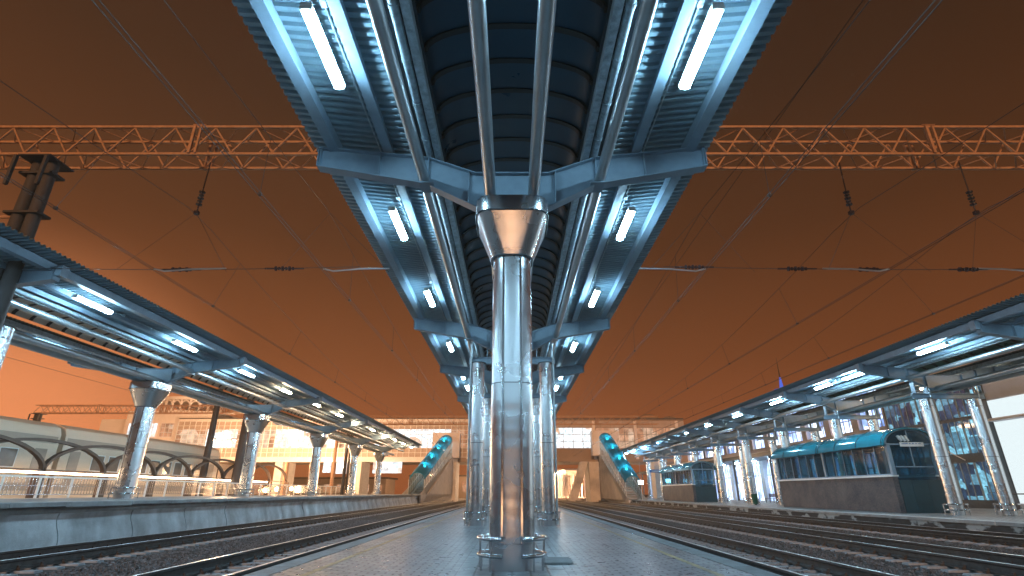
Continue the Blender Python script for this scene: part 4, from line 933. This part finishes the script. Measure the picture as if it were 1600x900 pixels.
def mast(x, y, zb, zt, r, label, m_='pole', arm=0):
    t = thing('catenary_mast', label, 'mast', (x, y, zb), 'masts beyond the left platform'); mb = MB(); mb.tube([(x, y, zb), (x, y, zt)], [r, r * .72], 14); mb.build('pole', m_, t, smooth=40)
    if arm:
        mb = MB(); mb.tube([(x, y, zt - 1.6), (x + arm, y, zt - .5)], .05, 6); mb.tube([(x, y, zt - .4), (x + arm, y, zt - .5)], .035, 6); mb.tube([(x + arm * .55, y, zt - 1.0), (x + arm * .55 + .3, y, zt - 1.0)], .07, 8); mb.build('bracket', 'iron', t, smooth=40)
    mb = MB(); mb.box(x - r * 1.5, x + r * 1.5, y - r * 1.5, y + r * 1.5, zb, zb + .25); mb.build('footing', 'concrete', t)
mast(-29.0, 52, -1.2, 9.6, .34, 'thick dark concrete mast between the first two flared columns', arm=3.4)
mast(-26.8, 54, -1.2, 10.4, .50, 'thickest dark mast close behind the second flared column')
mast(-31.0, 66, -1.2, 9.0, .26, 'orange-lit slender mast right of the second flared column', 'truss')
mast(-28.5, 88, -1.2, 9.4, .30, 'orange-lit slender mast behind the fourth flared column', 'truss')
mast(-33.5, 82, -1.2, 4.2, .42, 'short pale post seen between the third and fourth flared columns', 'truss')
mast(-46.0, 68, -1.2, 5.2, .42, 'short pale post left of the thick dark mast', 'truss')
mast(-43.0, 69, -1.2, 4.6, .38, 'short pale post right beside its taller pale twin', 'truss')
def street_lamp(x, y, zh, label, power, arms=(1,)):
    t = thing('street_lamp', label, 'street lamp', (x, y, -1.2), 'sodium street lamps in the yard'); mb = MB(); mb.tube([(x, y, -1.2), (x, y, zh)], [.10, .06], 10); mb.build('pole', 'iron', t, smooth=40)
    for s in arms:
        mb = MB(); mb.tube([(x, y, zh - .1), (x + s * .6, y, zh + .12), (x + s * 1.2, y, zh + .18)], .035, 6); mb.build('arm', 'iron', t, smooth=40)
        mb = MB(); mb.loft([[(x + s * q, y - w, zh + .1), (x + s * q, y + w, zh + .1), (x + s * q, y + w * .6, zh + .26), (x + s * q, y - w * .6, zh + .26)] for q, w in ((1.1, .08), (1.4, .14), (1.85, .1))]); mb.build('lamp_head', 'steel_dark', t)
        mb = MB(); mb.ball((x + s * 1.45, y, zh + .05), .13, 10, 6, .7); mb.build('bulb', 'sodium', t, smooth=60)
        ld = bpy.data.lights.new('sodium_light', 'POINT'); ld.energy = power; ld.color = (1, .60, .33); ld.shadow_soft_size = .2
        lo = bpy.data.objects.new('sodium_light', ld); COL.objects.link(lo); lo.location = (s * 1.45, 0, zh + 1.2 - .12); lo.parent = t
    return t
street_lamp(-40.5, 76, 6.8, 'dark unlit-looking yard lamp post in front of the footbridge', 12000, (-1, 1))
street_lamp(-47.0, 94, 8.0, 'sodium street lamp behind the second flared column, further left', 14000, (1,))
street_lamp(-36.0, 98, 5.0, 'sodium street lamp close to the footbridge soffit', 9000, (1,))
def low_lamp(x, y, z_, label, power):
    t = thing('bollard_lamp', label, 'low lamp', (x, y, -1.2), 'low bright lamps in the yard'); mb = MB(); mb.tube([(x, y, -1.2), (x, y, z_ - .2)], .07, 8); mb.build('stem', 'iron', t, smooth=40)
    mb = MB(); mb.ball((x, y, z_), .22, 12, 8); mb.build('globe', 'sodium', t, smooth=60)
    ld = bpy.data.lights.new('globe_light', 'POINT'); ld.energy = power; ld.color = (1, .58, .30); ld.shadow_soft_size = .3
    lo = bpy.data.objects.new('globe_light', ld); COL.objects.link(lo); lo.location = (0, 0, z_ + 1.2 + .0); lo.parent = t; lo.location.y = -.45
for x, y, z_, lb in ((-26.6, 63.2, .34, 'bright globe lamp low over the left platform, middle one of three'), (-26.6, 67.4, .40, 'brightest globe lamp of the close right pair low over the left platform'), (-26.6, 54.4, .22, 'small globe lamp low beside the second flared column')):
    low_lamp(x, y, z_, lb, 500)
low_lamp(9.2, 150, 2.0, 'far globe lamp under the right part of the footbridge', 22000)
low_lamp(20.0, 132, 4.0, 'far globe lamp behind the raking bridge pier', 18000)
low_lamp(-6.5, 140, 3.0, 'far globe lamp under the middle of the footbridge', 18000)
# low buildings and platforms beyond the bridge
def shed(x0, x1, y, z1, label, m_='far_wall'):
    t = thing('far_building', label, 'building', ((x0 + x1) / 2, y, HG), 'low buildings beyond the footbridge'); mb = MB(); mb.box(x0, x1, y, y + 12, HG, z1); mb.build('wall', m_, t)
    mb = MB(); mb.box(x0 - .6, x1 + .6, y - .6, y + 12.6, z1 + .003, z1 + .45); mb.build('roof', 'iron', t)
    n_ = int((x1 - x0) / 3.4)
    for i in range(n_):
        a = x0 + (x1 - x0) * (i + .25) / n_; mb = MB(); mb.box(a, a + (x1 - x0) / n_ * .5, y - .04, y - .004, .2, z1 - 1.4); mb.build('window', 'win_pink', t)
shed(-62, -34, 150, 3.4, 'long low building under the left half of the footbridge')
shed(-30, -12, 165, 4.4, 'low building straight behind the left stair')
shed(-8, 8, 230, 5.5, 'distant building closing the view along the tracks')
t = thing('far_shed', 'distant open platform canopy under the right half of the footbridge', 'canopy', (15, 150, HG)); mb = MB(); mb.box(10.5, 19.5, 122, 200, 4.6, 4.9); mb.build('roof', 'pink_wall', t)
for k in range(12):
    for xx in (12, 17): mb = MB(); mb.box(xx - .2, xx + .2, 124 + 6 * k, 124.4 + 6 * k, HG, 4.6); mb.build('post', 'pink_wall', t)
mb = MB(); mb.box(10.5, 19.5, 122, 200, HG, HG + .5); mb.build('platform_slab', 'pale_concrete', t)
mb = MB()
for k in range(12): mb.box(11.2, 11.5, 123.5 + 6 * k, 125 + 6 * k, 4.42, 4.55)
mb.build('lamp_row', 'lamp_warm', t)

# ------------------------------------------------------------------ station buildings on the right
t = thing('old_station', 'blue-lit old station building with arched windows behind the right platform', 'building', (44, 62, HG))
XW = 38.0; zz = HQ - .1
mb = MB()
for k in range(17):                               # wall piers between the arches, storey above
    y0 = 54 + 6.0 * k; mb.box(XW, XW + .8, y0 - .55, y0 + .55, zz, 4.9)
mb.box(XW, XW + .8, 53.4, 150, 4.9, 6.3); mb.box(XW, XW + .8, 53.4, 150, 10.2, 12.5)
for k in range(18): mb.box(XW, XW + .8, 53.4 + 5.4 * k, 54.6 + 5.4 * k, 6.3, 10.2)
mb.box(XW, XW + 14, 53.0, 53.4, zz, 12.5); mb.box(XW - .25, XW + 14, 52.8, 150, 12.5, 12.9); mb.build('wall', 'station_wall', t)
for k in range(16):
    y0, y1 = 54.55 + 6 * k, 59.45 + 6 * k; ym = (y0 + y1) / 2; rr = (y1 - y0) / 2
    pts = [(y0, zz), (y1, zz)] + [(ym + rr * math.cos(math.pi * i / 14), 2.4 + rr * math.sin(math.pi * i / 14)) for i in range(15)]
    mb = MB(); mb.prism_x(pts, XW + .5, XW + .55); g = mb.build('arched_window', 'win_blue', t)
    mb = MB()
    for q in (.2, .4, .6, .8): mb.box(XW + .42, XW + .495, y0 + (y1 - y0) * q - .06, y0 + (y1 - y0) * q + .06, zz, 2.4 + rr * math.sin(math.acos(2 * q - 1)))
    mb.box(XW + .43, XW + .49, y0, y1, 2.35, 2.47); mb.build('frame', 'station_wall', g)
for k in range(17):
    mb = MB(); mb.box(XW + .5, XW + .55, 54.6 + 5.4 * k, 58.8 + 5.4 * k, 6.3, 10.2); g = mb.build('window', 'win_blue', t)
    mb = MB(); panel_grid(mb, 0, 1, 0, 1, 0, 1, 1) if False else None
    for q in range(5): yy = 54.6 + 5.4 * k + 1.05 * q; mb.box(XW + .42, XW + .495, yy - .05, yy + .05, 6.3, 10.2)
    for q in (7.6, 8.9): mb.box(XW + .43, XW + .49, 54.6 + 5.4 * k, 58.8 + 5.4 * k, q - .05, q + .05)
    mb.build('frame', 'station_wall', g)
mb = MB(); mb.box(XW - 4.5, XW - .01, 53.2, 150, 4.5, 5.0); mb.build('awning', 'steel_dark', t)
for k in range(16): mb = MB(); mb.tube([(XW - 4.1, 54 + 6 * k, zz), (XW - 4.1, 54 + 6 * k, 4.5)], .16, 10); mb.build('awning_post', 'steel_dark', t, smooth=40)
row(protoc, XW - 2.4, [57 + 6 * k for k in range(13)], 4.36, 'cold strip lamp under the dark awning of the old station, {} from the right', 'strip lamps under the station awning')
t = thing('glass_hall', 'dark glazed station hall behind the nearest right columns', 'building', (36, 46, HG)); XG = 36.5
mb = MB(); mb.box(XG, XG + 14, 41.0, 52.2, HQ - .1, 8.2); mb.build('wall', 'steel_dark', t)
for k in range(5):
    for z0, z1 in ((HQ + .5, 2.2), (2.9, 5.4), (5.7, 7.9)):
        mb = MB(); mb.box(XG - .05, XG - .003, 41.2 + 2.15 * k, 43.25 + 2.15 * k, z0, z1); g = mb.build('window', 'win_dark', t)
        mb = MB()
        for q in (0, .68, 1.36, 2.05): mb.box(XG - .11, XG - .052, 41.2 + 2.15 * k + q - .035, 41.2 + 2.15 * k + q + .035, z0, z1)
        mb.build('frame', 'steel', g)
for k in range(2):
    for q in (-1, 1):
        mb = MB(); mb.tube([(XG - .12, 44 + k * 1.6, 2.4), (XG - 1.2, 44 + k * 1.6 + .8, 3.4)], .04, 6); mb.build('brace', 'white_trim', t)
t = thing('floodlit_wall', 'glaring white floodlit wall at the right edge of the view, its floodlight painted as glow', 'building', (38, 24, HG))
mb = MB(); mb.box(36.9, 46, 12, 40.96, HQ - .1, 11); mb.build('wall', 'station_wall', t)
mb = MB(); mb.box(36.84, 36.89, 12.2, 40.9, HQ + .3, 6.6); mb.build('floodlight_glow_standin', 'floodlit', t)  # glowing sheet imitates the floodlit facade, no lamp behind it
mb = MB(); mb.box(36.0, 36.83, 12, 40.7, 5.0, 5.18); mb.build('ledge', 'station_wall', t)
mb = MB(); mb.tube([(35.2, 18, HQ + .95), (35.2, 40, HQ + .95)], .04, 8); mb.build('hand_rail', 'steel_dark', t)
t = thing('spire_tower', 'distant dark domed tower topped by a spire with blue lights', 'tower', (77.5, 150, HG))
mb = MB(); mb.box(72.5, 82.5, 145, 155, HG, 20); mb.build('wall', 'far_wall', t)
mb = MB(); mb.loft([[(77.5 + r_ * math.cos(a), 150 + r_ * math.sin(a), z_) for a in [2 * math.pi * i / 24 for i in range(24)]] for r_, z_ in ((6.5, 20), (6.2, 21.5), (4.8, 24), (2.6, 25.8), (1.6, 26.4))]); mb.build('dome', 'far_wall', t, smooth=50)
mb = MB(); mb.tube([(77.5, 150, 26.4), (77.5, 150, 27.6)], 2.0, 16); mb.tube([(77.5, 150, 27.6), (77.5, 150, 31)], [.6, .2], 10); mb.build('lantern', 'blue_light', t, smooth=50)
mb = MB(); mb.tube([(77.5, 150, 31), (77.5, 150, 37)], [.18, .04], 8); mb.build('spire', 'iron', t, smooth=50)

# ------------------------------------------------------------------ night haze over the yard
HAZE = .0007
hm = bpy.data.materials.new('haze'); hm.use_nodes = True; n = hm.node_tree.nodes; l = hm.node_tree.links; n.remove(n['Principled BSDF'])
pv = n.new('ShaderNodeVolumePrincipled'); pv.inputs['Color'].default_value = (.95, .70, .46, 1); pv.inputs['Density'].default_value = HAZE; pv.inputs['Anisotropy'].default_value = .3
l.new(pv.outputs[0], n['Material Output'].inputs['Volume']); M['haze'] = hm
mb = MB(); mb.box(-302, 302, -122, 482, HG - 1, 48); tag(mb.build('haze', 'haze'), kind='stuff')
